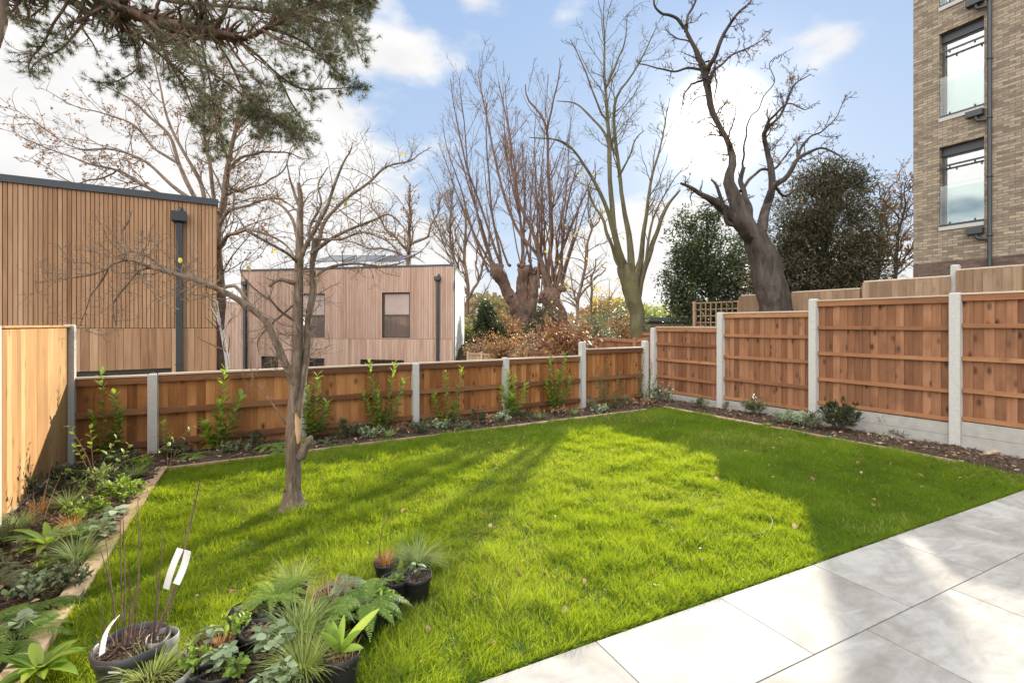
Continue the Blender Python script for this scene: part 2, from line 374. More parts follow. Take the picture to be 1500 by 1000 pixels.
def thinglass(name, tint, refl):
    m, nt, b, o = new_mat(name); g = N(nt, 'ShaderNodeBsdfGlossy'); g.inputs['Roughness'].default_value = .02
    t = N(nt, 'ShaderNodeBsdfTransparent'); t.inputs[0].default_value = (*tint, 1); fr_ = N(nt, 'ShaderNodeFresnel'); fr_.inputs[0].default_value = 1.5
    mx = N(nt, 'ShaderNodeMixShader'); nt.links.new(math_(nt, 'ADD', fr_.outputs[0], refl, clamp=True), mx.inputs[0])
    nt.links.new(t.outputs[0], mx.inputs[1]); nt.links.new(g.outputs[0], mx.inputs[2]); nt.links.new(mx.outputs[0], o.inputs[0]); return m
M_clear = thinglass('clear_glass', (.93, .97, .96), .05)
M_pane = thinglass('reflecting_pane', (.9, .93, .92), .35)
# soil with bark mulch tones
m, nt, b, o = new_mat('soil'); v = N(nt, 'ShaderNodeTexCoord').outputs['Object']
n = noise(nt, v, 9, 8, .7); n3 = noise(nt, v, 60, 4, .7)
c = ramp(nt, n, [(.3, (.035, .022, .014)), (.55, (.075, .048, .03)), (.75, (.13, .09, .06))])
nt.links.new(c, b.inputs['Base Color']); b.inputs['Roughness'].default_value = .95; bump(nt, b, math_(nt, 'ADD', n, math_(nt, 'MULTIPLY', n3, .4)), .05, 1.); M_soil = m
m, nt, b, o = new_mat('lawn_ground'); v = N(nt, 'ShaderNodeTexCoord').outputs['Object']
c = ramp(nt, noise(nt, v, 6, 6, .6), [(.3, (.03, .06, .012)), (.7, (.06, .11, .02))]); nt.links.new(c, b.inputs['Base Color']); b.inputs['Roughness'].default_value = .95; M_lawn = m
m, nt, b, o = new_mat('rough_ground'); v = N(nt, 'ShaderNodeTexCoord').outputs['Object']
c = ramp(nt, noise(nt, v, 1.3, 7, .6), [(.3, (.045, .04, .022)), (.55, (.08, .062, .035)), (.75, (.12, .085, .05))]); nt.links.new(c, b.inputs['Base Color']); b.inputs['Roughness'].default_value = 1; b.inputs['Specular IOR Level'].default_value = 0; M_ground = m
# porcelain paving
m, nt, b, o = new_mat('pale_porcelain_paving'); v = attr(nt, 'gc').outputs['Vector']
w1 = noise(nt, v, 1.5, 7, .55, None, 1.6); w2 = noise(nt, v, 4, 6, .6, (1, 2.2, 1), 2.0)
c = ramp(nt, math_(nt, 'ADD', math_(nt, 'MULTIPLY', w1, .65), math_(nt, 'MULTIPLY', w2, .35)), [(.36, (.265, .25, .222)), (.48, (.335, .318, .287)), (.6, (.43, .412, .38))])
sp = maprange(nt, noise(nt, v, 90, 2, .5), .70, .76); c = mixc(nt, math_(nt, 'MULTIPLY', sp, .25), c, (.3, .27, .22))
c = mixc(nt, .03, c, ramp(nt, attr(nt, 'rnd').outputs['Fac'], [(0, (.4, .4, .4)), (1, (.9, .9, .9))]), 'OVERLAY')
nt.links.new(c, b.inputs['Base Color'])
nt.links.new(maprange(nt, w2, .35, .65, .5, .7), b.inputs['Roughness']); b.inputs['Specular IOR Level'].default_value = .1; bump(nt, b, noise(nt, v, 22, 5, .6), .0015, .5); M_pave = m
M_grout = simple('paving_joint', (.07, .065, .06), .9)
# bricks
def brickmat(name, c1, c2, mortar):
    m, nt, b, o = new_mat(name); v = attr(nt, 'gc').outputs['Vector']
    br = N(nt, 'ShaderNodeTexBrick'); nt.links.new(v, br.inputs['Vector'])
    br.inputs['Color1'].default_value = (*c1, 1); br.inputs['Color2'].default_value = (*c2, 1); br.inputs['Mortar'].default_value = (*mortar, 1)
    br.inputs['Scale'].default_value = 1; br.inputs['Mortar Size'].default_value = .007; br.inputs['Brick Width'].default_value = .225; br.inputs['Row Height'].default_value = .075
    br.inputs['Mortar Smooth'].default_value = .3; br.inputs['Bias'].default_value = .1
    q = mixc(nt, .55, br.outputs['Color'], ramp(nt, noise(nt, v, 1.4, 6, .75, (3.4, 11, 1)), [(.3, (.2, .17, .14)), (.5, (.5, .45, .38)), (.7, (.82, .74, .62))]), 'OVERLAY')
    nt.links.new(q, b.inputs['Base Color']); b.inputs['Roughness'].default_value = .9
    h = math_(nt, 'ADD', math_(nt, 'MULTIPLY', br.outputs['Fac'], -1), math_(nt, 'MULTIPLY', noise(nt, v, 30, 4, .6), .3)); bump(nt, b, h, .01, .9); return m
M_brick = brickmat('buff_stock_brick', (.16, .13, .10), (.36, .305, .235), (.15, .14, .13))
M_brickd = brickmat('dark_plinth_brick', (.07, .045, .04), (.15, .10, .085), (.12, .11, .10))
# barks
K_apple = bark('apple_bark', (.08, .058, .042), (.20, .15, .11), (.36, .28, .21), 26, .014)
K_red = bark('pollard_bark', (.085, .055, .042), (.185, .115, .085), (.29, .19, .14), 7, .05)
K_green = bark('mossy_bark', (.06, .05, .03), (.14, .115, .07), (.22, .19, .12), 8, .04, moss=(.14, .125, .06))
K_dark = bark('dark_bark', (.03, .025, .021), (.085, .068, .056), (.15, .12, .10), 7, .05)
K_tan = bark('tan_bark', (.10, .068, .048), (.21, .15, .105), (.33, .25, .18), 8, .03)
K_twig = bark('twig_bark', (.08, .05, .04), (.15, .10, .08), (.22, .16, .12), 20, .0)
K_pine = bark('pine_bark', (.07, .045, .032), (.17, .105, .075), (.27, .175, .125), 14, .02)
K_stem = bark('green_stem', (.10, .12, .04), (.17, .19, .07), (.2, .16, .09), 20, .0)
K_dry = bark('dry_stalk', (.22, .15, .08), (.38, .27, .15), (.5, .38, .22), 30, .0)
M_wound = wood('bare_heartwood', (.42, .25, .13), (.58, .37, .21), (.7, .5, .32), knots=0)
# foliage
L_grass = leafmat('lawn_grass_blades', [(0, (.046, .098, .018)), (.45, (.092, .175, .024)), (.85, (.17, .265, .032)), (.97, (.42, .40, .16)), (1, (.5, .42, .22))], .5, (.74, .84, .012), .7, .12)
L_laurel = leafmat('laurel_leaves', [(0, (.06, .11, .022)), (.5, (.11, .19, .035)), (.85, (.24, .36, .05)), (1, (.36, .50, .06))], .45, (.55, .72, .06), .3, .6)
L_pine = leafmat('pine_needles', [(0, (.05, .058, .03)), (.5, (.12, .125, .065)), (1, (.26, .24, .14))], .2, (.2, .25, .08))
L_ever = leafmat('evergreen_leaves', [(0, (.025, .036, .018)), (.5, (.055, .075, .034)), (1, (.12, .135, .055))], .22, (.15, .2, .05))
L_conif = leafmat('conifer_sprays', [(0, (.03, .032, .018)), (.5, (.075, .07, .038)), (1, (.15, .12, .065))], .2, (.16, .15, .06))
L_brown = leafmat('brown_leaves', [(0, (.13, .07, .035)), (.5, (.25, .13, .06)), (1, (.42, .25, .10))], .4, (.6, .33, .1))
L_autumn = leafmat('autumn_leaves', [(0, (.12, .045, .03)), (.5, (.22, .10, .055)), (.85, (.36, .2, .08)), (1, (.55, .38, .09))], .3, (.55, .28, .1))
L_yellow = leafmat('yellow_leaves', [(0, (.25, .2, .04)), (.6, (.45, .36, .06)), (1, (.62, .46, .09))], .5, (.8, .65, .1))
L_hedge = leafmat('lime_hedge_leaves', [(0, (.12, .16, .03)), (.5, (.22, .27, .05)), (1, (.38, .4, .09))], .4, (.5, .55, .1))
L_sedge = leafmat('sedge_blades', [(0, (.11, .18, .05)), (.6, (.24, .32, .10)), (1, (.52, .50, .24))], .4, (.4, .55, .15))
L_lime = leafmat('lime_blades', [(0, (.16, .22, .04)), (.6, (.3, .36, .08)), (1, (.5, .48, .2))], .4, (.5, .6, .12))
L_fern = leafmat('fern_pinnae', [(0, (.08, .15, .03)), (.5, (.16, .27, .045)), (1, (.32, .42, .08))], .42, (.35, .55, .07))
L_silver = leafmat('silver_leaves', [(0, (.15, .21, .11)), (.5, (.27, .35, .19)), (1, (.46, .52, .34))], .3, (.3, .42, .2), .45)
L_grey = leafmat('greygreen_leaves', [(0, (.075, .095, .05)), (.5, (.15, .18, .09)), (1, (.27, .28, .15))], .3, (.2, .25, .1))
L_bright = leafmat('bright_green_leaves', [(0, (.11, .20, .03)), (.5, (.22, .34, .05)), (1, (.42, .52, .09))], .45, (.5, .7, .08), .35)
L_orange = leafmat('orange_dry_blades', [(0, (.35, .15, .05)), (.5, (.55, .25, .09)), (1, (.7, .4, .18))], .4, (.8, .4, .12))
L_dead = leafmat('dead_leaves', [(0, (.20, .10, .05)), (.5, (.34, .19, .10)), (1, (.55, .40, .26))], .25, (.6, .35, .15))
L_mulch = leafmat('bark_mulch', [(0, (.04, .022, .015)), (.5, (.10, .06, .038)), (.9, (.2, .13, .085)), (1, (.4, .3, .2))], .05)
L_white = leafmat('white_petals', [(0, (.7, .7, .68)), (1, (.85, .85, .82))], .4, (.8, .8, .8))

# ------------------------------------------------------------------ layout
BL0 = V3(-1.56, 7.91, 0)                       # a post of the back fence; others at t along A
def backf(t, z=0): p = BL0 + A * t; p[2] = z; return p
PR1 = V3(5.96, 6.59, 0)                        # nearest visible post of the right fence; others at s along B
def rightf(s, z=0): p = PR1 + B * s; p[2] = z; return p
corner_L = backf(-4.245)
E_L0 = V3(-3.88, 5.52, 0); E_L1 = G(40, 1000); dL = unit(E_L1 - E_L0)
E_B1 = G(948, 602); E_R0 = G(972, 598); E_R1 = G(1410, 681)
P0 = G(700, 998.7)                             # patio edge point
def terrain(x, y):
    x = np.asarray(x, float); y = np.asarray(y, float)
    db = (x - BL0[0]) * B[0] + (y - BL0[1]) * B[1]        # beyond back fence
    dr = (x - PR1[0]) * A[0] + (y - PR1[1]) * A[1]        # beyond right fence
    sm = lambda t: np.clip(t, 0, 1) ** 2 * (3 - 2 * np.clip(t, 0, 1))
    z = -.75 * sm((db - .15) / 3.0) * (1 - sm((dr + 3.5) / 4.0)) + .62 * sm((dr - .15) / 1.2) + 1.0 * sm((dr - 3) / 9.)
    far = np.hypot(x, y)
    z = z + (vnoise(x * .05 + 9, y * .05 + 9) - .5) * 3 * sm((far - 35) / 60)
    return z
# ground: one sheet reaching the horizon
def grid_axis():
    a = np.r_[np.linspace(-14, 16, 91), 16 + np.geomspace(.5, 900, 26)]; a = np.r_[-14 - np.geomspace(900, .5, 26), a]; return a
gx = grid_axis(); gy = grid_axis() + 4; XX, YY = np.meshgrid(gx, gy, indexing='ij'); ZZ = terrain(XX, YY) - .012
nx, ny = XX.shape; ii, jj = np.meshgrid(np.arange(nx - 1), np.arange(ny - 1), indexing='ij')
q = np.stack([ii * ny + jj, (ii + 1) * ny + jj, (ii + 1) * ny + jj + 1, ii * ny + jj + 1], -1).reshape(-1, 4)
struct('ground', MB().add(np.stack([XX, YY, ZZ], -1).reshape(-1, 3), q, 0, smooth=True), M_ground)

def poly_sheet(mb, poly, z, step=.12, amp=.0, edge=0.):
    """a sheet filling a convex/simple polygon on a grid"""
    poly = np.array([p[:2] for p in poly]); lo = poly.min(0); hi = poly.max(0)
    vv = [tuple((*p, z)) for p in poly]; mb.add(vv, [list(range(len(poly)))], .5); return mb
def inside(pts, poly):
    x, y = pts[:, 0], pts[:, 1]; c = np.zeros(len(pts), bool); n = len(poly); j = n - 1
    for i in range(n):
        xi, yi = poly[i][0], poly[i][1]; xj, yj = poly[j][0], poly[j][1]
        c ^= ((yi > y) != (yj > y)) & (x < (xj - xi) * (y - yi) / (yj - yi + 1e-12) + xi); j = i
    return c
def isect(p, d, q, e):
    M = np.array([[d[0], -e[0]], [d[1], -e[1]]]); t = np.linalg.solve(M, (q - p)[:2]); return p + d * t[0]
dR = unit(E_R1 - E_R0)
pA = isect(E_L0, dL, P0, U); pE = isect(E_R1, dR, P0, U)
lawn = [pA, E_L0, E_B1, E_R0, E_R1, pE]
def ccw(p):
    a = sum(p[i][0] * p[(i + 1) % len(p)][1] - p[(i + 1) % len(p)][0] * p[i][1] for i in range(len(p))); return p if a > 0 else p[::-1]
struct('lawn', poly_sheet(MB(), ccw(lawn), .004), M_lawn)

# soil beds with a lumpy surface
def bed(name, poly, z=.02, amp=.05):
    poly = np.array([p[:2] for p in poly]); lo = poly.min(0) - .1; hi = poly.max(0) + .1
    st = .06; xs = np.arange(lo[0], hi[0], st); ys = np.arange(lo[1], hi[1], st); X, Y = np.meshgrid(xs, ys, indexing='ij')
    pts = np.stack([X.ravel(), Y.ravel()], 1); ins = inside(pts, poly).reshape(X.shape)
    Z = z + amp * (vnoise(X * 2.3 + 40, Y * 2.3) - .4) + amp * .6 * vnoise(X * 9, Y * 9 + 7)
    idx = np.arange(X.size).reshape(X.shape); keep = ins[:-1, :-1] | ins[1:, :-1] | ins[1:, 1:] | ins[:-1, 1:]
    q = np.stack([idx[:-1, :-1], idx[1:, :-1], idx[1:, 1:], idx[:-1, 1:]], -1)[keep]
    Z = np.where(ins, Z, -.03)
    return struct(name, MB().add(np.stack([X, Y, Z], -1).reshape(-1, 3), q, .5, smooth=True), M_soil)
Lf0 = corner_L - B * 6
bedL = ccw([E_L0 - A * .05, E_L0 + dL * 6 - A * .05, Lf0, corner_L])
bedB = ccw([E_L0 - A * .05, corner_L, backf(5.3), E_R0 + B * .5, E_B1 + B * .03, E_L0 + B * .03])
bedR = ccw([E_R0 + A * .03, E_B1 + B * .03, backf(5.6), rightf(-3.5), E_R1 + dR * 2.5 + A * .5, E_R1 + dR * .02])
bed('flower_bed_left', bedL); bed('flower_bed_back', bedB); bed('flower_bed_right', bedR)
BEDS = [bedL, bedB, bedR]
mb = MB()                                                     # mulch chips
for poly, cnt in zip(BEDS, (7000, 7000, 9000)):
    pp = np.array([p[:2] for p in poly]); pts = rng.uniform(pp.min(0), pp.max(0), (cnt * 3, 2)); pts = pts[inside(pts, pp)][:cnt]
    n = len(pts); z = .02 + .05 * (vnoise(pts[:, 0] * 2.3 + 40, pts[:, 1] * 2.3) - .4) + .03 * vnoise(pts[:, 0] * 9, pts[:, 1] * 9 + 7) + .006
    d = rng.normal(size=(n, 3)); d[:, 2] *= .3
    leafset(mb, np.c_[pts, z], d, V3(0, 0, 1) + rng.normal(0, .35, (n, 3)), rng.uniform(.015, .06, n), rng.uniform(.008, .022, n), rng.uniform(-.4, .6, n), 2, [.8, 1, .5])
tag(mb.build('bark_mulch', L_mulch, None, (0, 0, 0)), kind='stuff')

# patio tiles
mbp = MB(); Vd = V3(.447, -.894, 0); e0 = G(873.3, 946.4); T, D_ = .90, .565; tz = .028
for r_ in range(-0, 7):
    off = (.45 if r_ % 2 else 0)
    for c_ in range(-5, 9):
        o_ = e0 + U * (c_ * T + off + .002) + Vd * (r_ * D_ + .002)
        o_[2] = -.02 + 0
        zt = tz + rng.normal(0, .0003)
        mbp.box(V3(o_[0], o_[1], -.01), U, Vd, V3(0, 0, 1), T - .007, D_ - .007, .01 + zt, grain=0)
struct('patio', mbp, M_pave)
mbg = MB(); o_ = e0 - U * 4.6 + V3(0, 0, 0)
mbg.box(V3(o_[0], o_[1], -.012) + Vd * .002, U, Vd, V3(0, 0, 1), 13.6, 4.0, .034)
struct('patio_joints', mbg, M_grout)

# timber edging
def edging(name_label, p, q_, w, h, m=None, side=1):
    d = unit(q_ - p); n = np.cross(V3(0, 0, 1), d) * side; mb = MB(); L = np.linalg.norm(q_ - p); t = 0
    while t < L - .05:
        l = min(rng.uniform(2.0, 2.6), L - t)
        ex = d; mb.box(V3(*(p + d * t)[:2], -.01), ex, n, V3(0, 0, 1), l - .004, w, h + .01 + rng.normal(0, .002), grain=0); t += l
    return tag(mb.build('timber_edging', m or M_edge, None), name_label, 'edging')
edging('wide pale sleeper edging running down the left side of the lawn', E_L0 - dL * .05, E_L0 + dL * 5.5, .105, .05, side=-1)
edging('thin timber edging between the lawn and the bed along the low back fence', E_L0 + B * 0, E_B1, .035, .045, side=1)
edging('thin timber edging between the lawn and the bed below the tall right fence', E_R0, E_R1, .038, .045, side=1)
edging('short timber board closing off the end of the right hand bed', E_R1, E_R1 + unit(V3(6.29, 6.28, 0) - E_R1) * 1.0, .06, .05, side=1)

# ------------------------------------------------------------------ fences
def boards(mb, p, d, n, L, z0, z1, bw=.105, th=.018, ov=.012, flat=False):
    """feather-edge boards along d, set on plane p with outward normal n"""
    t = 0.
    k = max(1, round(L / bw)); bw = L / k
    for i in range(k):
        sl = .012; ex = unit(d * bw + n * sl)
        o_ = p + d * t + n * 0; g = rng.random()
        mb.box(V3(o_[0], o_[1], z0 + rng.uniform(-.004, .004)), d if flat else ex, n, V3(0, 0, 1), bw - .0008 if flat else bw + ov * .6, th * (rng.uniform(.93, 1) if flat else rng.uniform(.8, 1)), z1 - z0 + rng.uniform(-.004, .004), grain=2); t += bw
def concrete_post(parent, p, d, top, w=.10, dep=.11):
    mb = MB(); n = np.cross(V3(0, 0, 1), d); o_ = p - d * w / 2 - n * dep / 2
    # chamfered head
    c = .012
    base = [(0, 0), (w, 0), (w, dep), (0, dep)]; ins_ = [(c, c), (w - c, c), (w - c, dep - c), (c, dep - c)]
    V = [o_ + d * a + n * b_ + V3(0, 0, z) for z, ring in ((-.1, base), (top - .02, base), (top, ins_)) for a, b_ in ring]
    f = [[i + r * 4, (i + 1) % 4 + r * 4, (i + 1) % 4 + r * 4 + 4, i + r * 4 + 4] for r in (0, 1) for i in range(4)] + [[8, 9, 10, 11]]
    mb.add(V, f); return mb.build('post', M_conc, parent)
def panel(parent, p, q_, z0, z1, rails, side_n, mat, rmat, bw=.105, cap=True, name='panel', rail_d=.045, rail_h=.07):
    """boards at the far side of the rails; side_n: normal towards the garden"""
    d = unit(q_ - p); L = np.linalg.norm(q_ - p); mb = MB()
    boards(mb, p - side_n * .03, d, -side_n, L, z0, z1 - .005, bw)
    o = mb.build(name, mat, parent)
    for rz in rails:
        r = MB(); dz = rng.uniform(-.01, .01)
        ez = unit(V3(0, 0, 1) + d * 0); r.box(V3(*(p + d * .004)[:2], rz - rail_h / 2 + dz) - side_n * .028, d, side_n, ez, L - .008, rail_d, rail_h, grain=0)
        r.build('rail', rmat, o)
    if cap:
        r = MB(); r.box(V3(*(p)[:2], z1 - .085) - side_n * .026, d, side_n, V3(0, 0, 1), L, .030, .08, grain=0); r.build('counter_rail', rmat, o)
        r = MB(); r.box(V3(*(p)[:2], z1) - side_n * .07, d, side_n, V3(0, 0, 1), L, .085, .022, grain=0); r.build('capping', M_cap, o)
    return o
nB = -B; nR = -A; nL = A
# low back fence
fb = thing('fence', 'low timber fence with concrete posts along the back of the lawn', 'fence', backf(0))
ts = [-4.245 + .06, -3.43, -1.685, 0, 1.67, 3.41, 5.11]; tops = [1.0, 1.03, 1.03, 1.03, 1.06, 1.31, 1.30]; pt = [1.0, 1.01, 1.01, 1.01, 1.02, 1.15]
for i, t in enumerate(ts):
    if i: concrete_post(fb, backf(t) , A, tops[i])
for i in range(6):
    p = backf(ts[i] + (.055 if i else -.02)); q_ = backf(ts[i + 1] - .055)
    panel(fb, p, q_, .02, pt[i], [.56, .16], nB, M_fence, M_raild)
    g = MB(); g.box(V3(*p[:2], -.08) - nB * .02, A, nB, V3(0, 0, 1), np.linalg.norm(q_ - p), .03, .09, grain=0); g.build('gravel_board', M_fence, fb)
# stepped right fence
fr = thing('fence', 'tall stepped timber fence with concrete posts and gravel boards on the right', 'fence', rightf(0))
ss = [-3.62, -1.8, 0, 1.84, 3.61, 5.36]; tops = [2.07, 2.07, 2.075, 2.075, 1.89, 1.575]; pt = [2.05, 2.045, 2.03, 1.86, 1.58]; gb = [.36, .36, .32, .17, .13]
for s, z in zip(ss, tops): concrete_post(fr, rightf(s), B, z, .115, .11)
for i in range(5):
    p = rightf(ss[i] + .06); q_ = rightf(ss[i + 1] - .06); z0, z1 = gb[i], pt[i]; h = z1 - z0
    panel(fr, p, q_, z0, z1, [z0 + .045, z0 + h * .25, z0 + h * .5, z0 + h * .75], nR, M_fence_r, M_rail, rail_h=.055, rail_d=.03)
    g = MB(); Lg = np.linalg.norm(q_ - p); g.box(V3(*p[:2], -.08) - nR * .025, B, nR, V3(0, 0, 1), Lg, .045, z0 / 2 + .077, grain=0)
    g.box(V3(*p[:2], z0 / 2 + .001) - nR * .025, B, nR, V3(0, 0, 1), Lg, .043, z0 / 2 - .003, grain=0)
    g.build('gravel_board', M_concd, fr)
# left fence, fresh boards lit by the sun
fl = thing('fence', 'sunlit fresh yellow timber fence at the left edge', 'fence', corner_L - B * 1.0)
dLf = -B
concrete_post(fl, corner_L + V3(.03, .0, 0), B, 1.65, .10, .10)
for k in range(3):
    a_ = corner_L + dLf * (.06 + 2.2 * k)
    mbq = MB(); boards(mbq, a_, dLf, nL, 2.08, .06, 1.62, .11, .02, flat=True); o = mbq.build('panel', M_fence_y, fl)
    r = MB(); r.box(V3(*a_[:2], 1.62) - nL * .03, dLf, nL, V3(0, 0, 1), 2.08, .075, .02, grain=0); r.build('capping', M_fence_y, o)
    r = MB(); r.box(V3(*a_[:2], 1.50) - nL * .05, dLf, nL, V3(0, 0, 1), 2.08, .048, .08, grain=0); r.build('rail', M_fence_y, o)
    g = MB(); g.box(V3(*a_[:2], -.1), dLf, nL, V3(0, 0, 1), 2.08, .03, .155, grain=0); g.build('gravel_board', M_conc, fl)
    if k: concrete_post(fl, a_ - dLf * .06, B, 1.65, .10, .10)
# neighbour's fence higher up behind the right one
QF = V3(7.23, 8.0, 0)
def qf(s): return QF + B * s
fq = thing('fence', 'weathered stepped fence higher up behind the tall right fence', 'fence', (QF[0], QF[1], .6))
segs = [(-3.6, -1.85, 2.62), (-1.8, -.04, 2.52), (.04, 1.30, 2.43), (1.36, 2.62, 2.31), (2.80, 3.80, 2.30)]
for a_, b_, z in segs:
    panel(fq, qf(a_), qf(b_), .45, z, [.9, 1.6], A, M_fence_old, M_fence_old, .10)
    mbq = MB(); boards(mbq, qf(a_) - A * .075, B, -A, b_ - a_, z - .7, z - .006, .11); mbq.build('facing_board', M_fence_old, fq)
concrete_post(fq, qf(0), B, 2.62, .10, .10)
for s_, z in ((-1.83, 2.6), (1.33, 2.36), (2.7, 2.3), (3.85, 2.28)):
    mbq = MB(); mbq.box(qf(s_) - B * .04 - A * .04, A, B, V3(0, 0, 1), .07, .07, z, grain=2); mbq.build('post', M_fence_old, fq)
# trellis panel
tr = thing('trellis', 'square lattice trellis panel beside the old oak trunk', 'trellis', (*qf(4.5)[:2], 1.2))
mbq = MB()
for s_ in np.linspace(3.9, 5.08, 9): mbq.box(qf(s_) + V3(0, 0, 1.2), B, -A, V3(0, 0, 1), .028, .02, 1.0, grain=2)
mbq.build('upright_lath', M_fence_old, tr); mbq = MB()
for z in np.linspace(1.2, 2.17, 7): mbq.box(qf(3.9) + A * .02 + V3(0, 0, z), B, -A, V3(0, 0, 1), 1.2, .018, .028, grain=0)
mbq.build('cross_lath', M_fence_old, tr)
mbq = MB(); mbq.box(qf(5.09) + V3(0, 0, .3), B, -A, V3(0, 0, 1), .06, .06, 1.93, grain=2); mbq.build('post', M_fence_old, tr)
# far fences beyond the trees
def far_fence(label, pts, m=M_fence_old, z0=-1.2):
    f = thing('fence', label, 'fence', (*pts[0][:2], z0))
    for a_, b_ in zip(pts[:-1], pts[1:]):
        d = unit((b_ - a_) * [1, 1, 0]); L = np.linalg.norm((b_ - a_)[:2]); n = np.cross(d, V3(0, 0, 1)); mb = MB(); k = int(L / .12)
        if k < 2: continue
        for i in range(k):
            z1 = a_[2] + (b_[2] - a_[2]) * i / k; mb.box(V3(*(a_ + d * (i * L / k))[:2], z0), d, n, V3(0, 0, 1), L / k - .006, .02, z1 - z0, grain=2)
        o = mb.build('panel', m, f); r = MB(); ez = unit((b_ - a_)); r.box(a_ - V3(0, 0, .09) + n * .02, ez, n, V3(0, 0, 1), np.linalg.norm(b_ - a_), .03, .09, grain=0); r.build('capping', m, o)
        r = MB(); r.box(V3(*a_[:2], z0) + n * .02, d, n, V3(0, 0, 1), .09, .07, a_[2] - z0 + .05, grain=2); r.build('post', m, f)
far_fence('pale stepped fence far off between the dark conifer and the forked pollard', [P(686, 516, 19), P(706, 517, 18.5), P(730, 519, 18), P(732, 516, 18), P(757, 519, 17)], M_edge)
far_fence('reddish fence section just right of the forked pollard trunk', [P(772, 514, 16), P(799, 514, 15.5), P(799, 509, 15.5), P(850, 503, 14.5)], M_fence_r)
far_fence('brown fence section left of the mossy tree behind the back corner', [P(874, 494, 14.5), P(930, 497, 13.2), P(952, 494, 12.8)], M_fence_r)
far_fence('fence stub seen between the mossy tree and the corner post', [P(936, 487, 14.6), P(975, 486, 14.4), P(1030, 476, 14.2)], M_fence_r)

# ------------------------------------------------------------------ timber clad houses
def clad(mb, O, w, n, L, z0, z1, bw, gap, th, holes=(), zone=1.2):
    t = 0.; tone = .5
    while t < L - .01:
        if rng.random() < bw / zone: tone = rng.uniform(.25, .75)
        r = np.clip(tone + rng.normal(0, .16), 0, 1); e = min(bw - gap, L - t)
        zs = [(z0, z1)]
        for (a, b_, c, d) in holes:
            if t + e > a and t < b_:
                new = []
                for (p, q_) in zs:
                    if c > p: new.append((p, min(q_, c)))
                    if d < q_: new.append((max(p, d), q_))
                zs = [(p, q_) for p, q_ in new if q_ - p > .01]
        for p, q_ in zs: mb.box(V3(*(O + w * t)[:2], p), w, n, V3(0, 0, 1), e, th * rng.uniform(.85, 1.1), q_ - p, grain=2, rnd=r)
        t += bw
def wall_holes(mb, O, w, n, L, z0, z1, th, holes, grain=0):
    """solid wall (thickness th behind the plane) with rectangular openings"""
    ts = sorted({0, L, *[h[0] for h in holes], *[h[1] for h in holes]}); 
    for a, b_ in zip(ts[:-1], ts[1:]):
        if b_ - a < 1e-4: continue
        m_ = (a + b_) / 2; hs = sorted([(h[2], h[3]) for h in holes if h[0] < m_ < h[1]]); z = z0
        for c, d in hs + [(z1, z1)]:
            if c > z:
                V0 = V3(*(O + w * a)[:2], z); L2 = b_ - a
                k = [[i, j, kk] for kk in (0, 1) for j in (0, 1) for i in (0, 1)]; k = np.array(k, float) * [L2, th, c - z]
                V = V0 + k[:, :1] * w - k[:, 1:2] * n + k[:, 2:] * V3(0, 0, 1)
                gc = np.c_[a + k[:, 0] + k[:, 1], z + k[:, 2], k[:, 1] * 0]
                f = [[0, 2, 3, 1], [4, 5, 7, 6], [0, 1, 5, 4], [2, 6, 7, 3], [0, 4, 6, 2], [1, 3, 7, 5]]
                if np.dot(np.cross(w, -n), V3(0, 0, 1)) < 0: f = [x[::-1] for x in f]
                mb.add(V, f, .5, gc)
            z = d
def window(parent, O, w, n, h, fr_w=.07, depth=.12, mats=(None, None), bars=(), glass=None):
    a, b_, c, d = h; mb = MB(); p = O + w * a - n * depth; Z = V3(0, 0, 1); W_ = b_ - a; H = d - c
    def bx_(t, z, l, hh, dd=.06): mb.box(V3(*(p + w * t)[:2], c + z), w, n, Z, l, dd, hh, grain=0)
    bx_(0, 0, W_, fr_w); bx_(0, H - fr_w, W_, fr_w); bx_(0, fr_w, fr_w, H - 2 * fr_w); bx_(W_ - fr_w, fr_w, fr_w, H - 2 * fr_w)
    for kind, v in bars:
        if kind == 'h': bx_(fr_w, v - fr_w / 2, W_ - 2 * fr_w, fr_w, .058)
        else: bx_(v - fr_w / 2, fr_w, fr_w, H - 2 * fr_w, .056)
    wd = mb.build('window', mats[0] or M_frame, parent)
    g = MB(); g.box(V3(*(p + w * (fr_w))[:2], c + fr_w) + n * .02, w, n, Z, W_ - 2 * fr_w, .01, H - 2 * fr_w); g.build('pane', glass or M_glass, wd)
    return wd
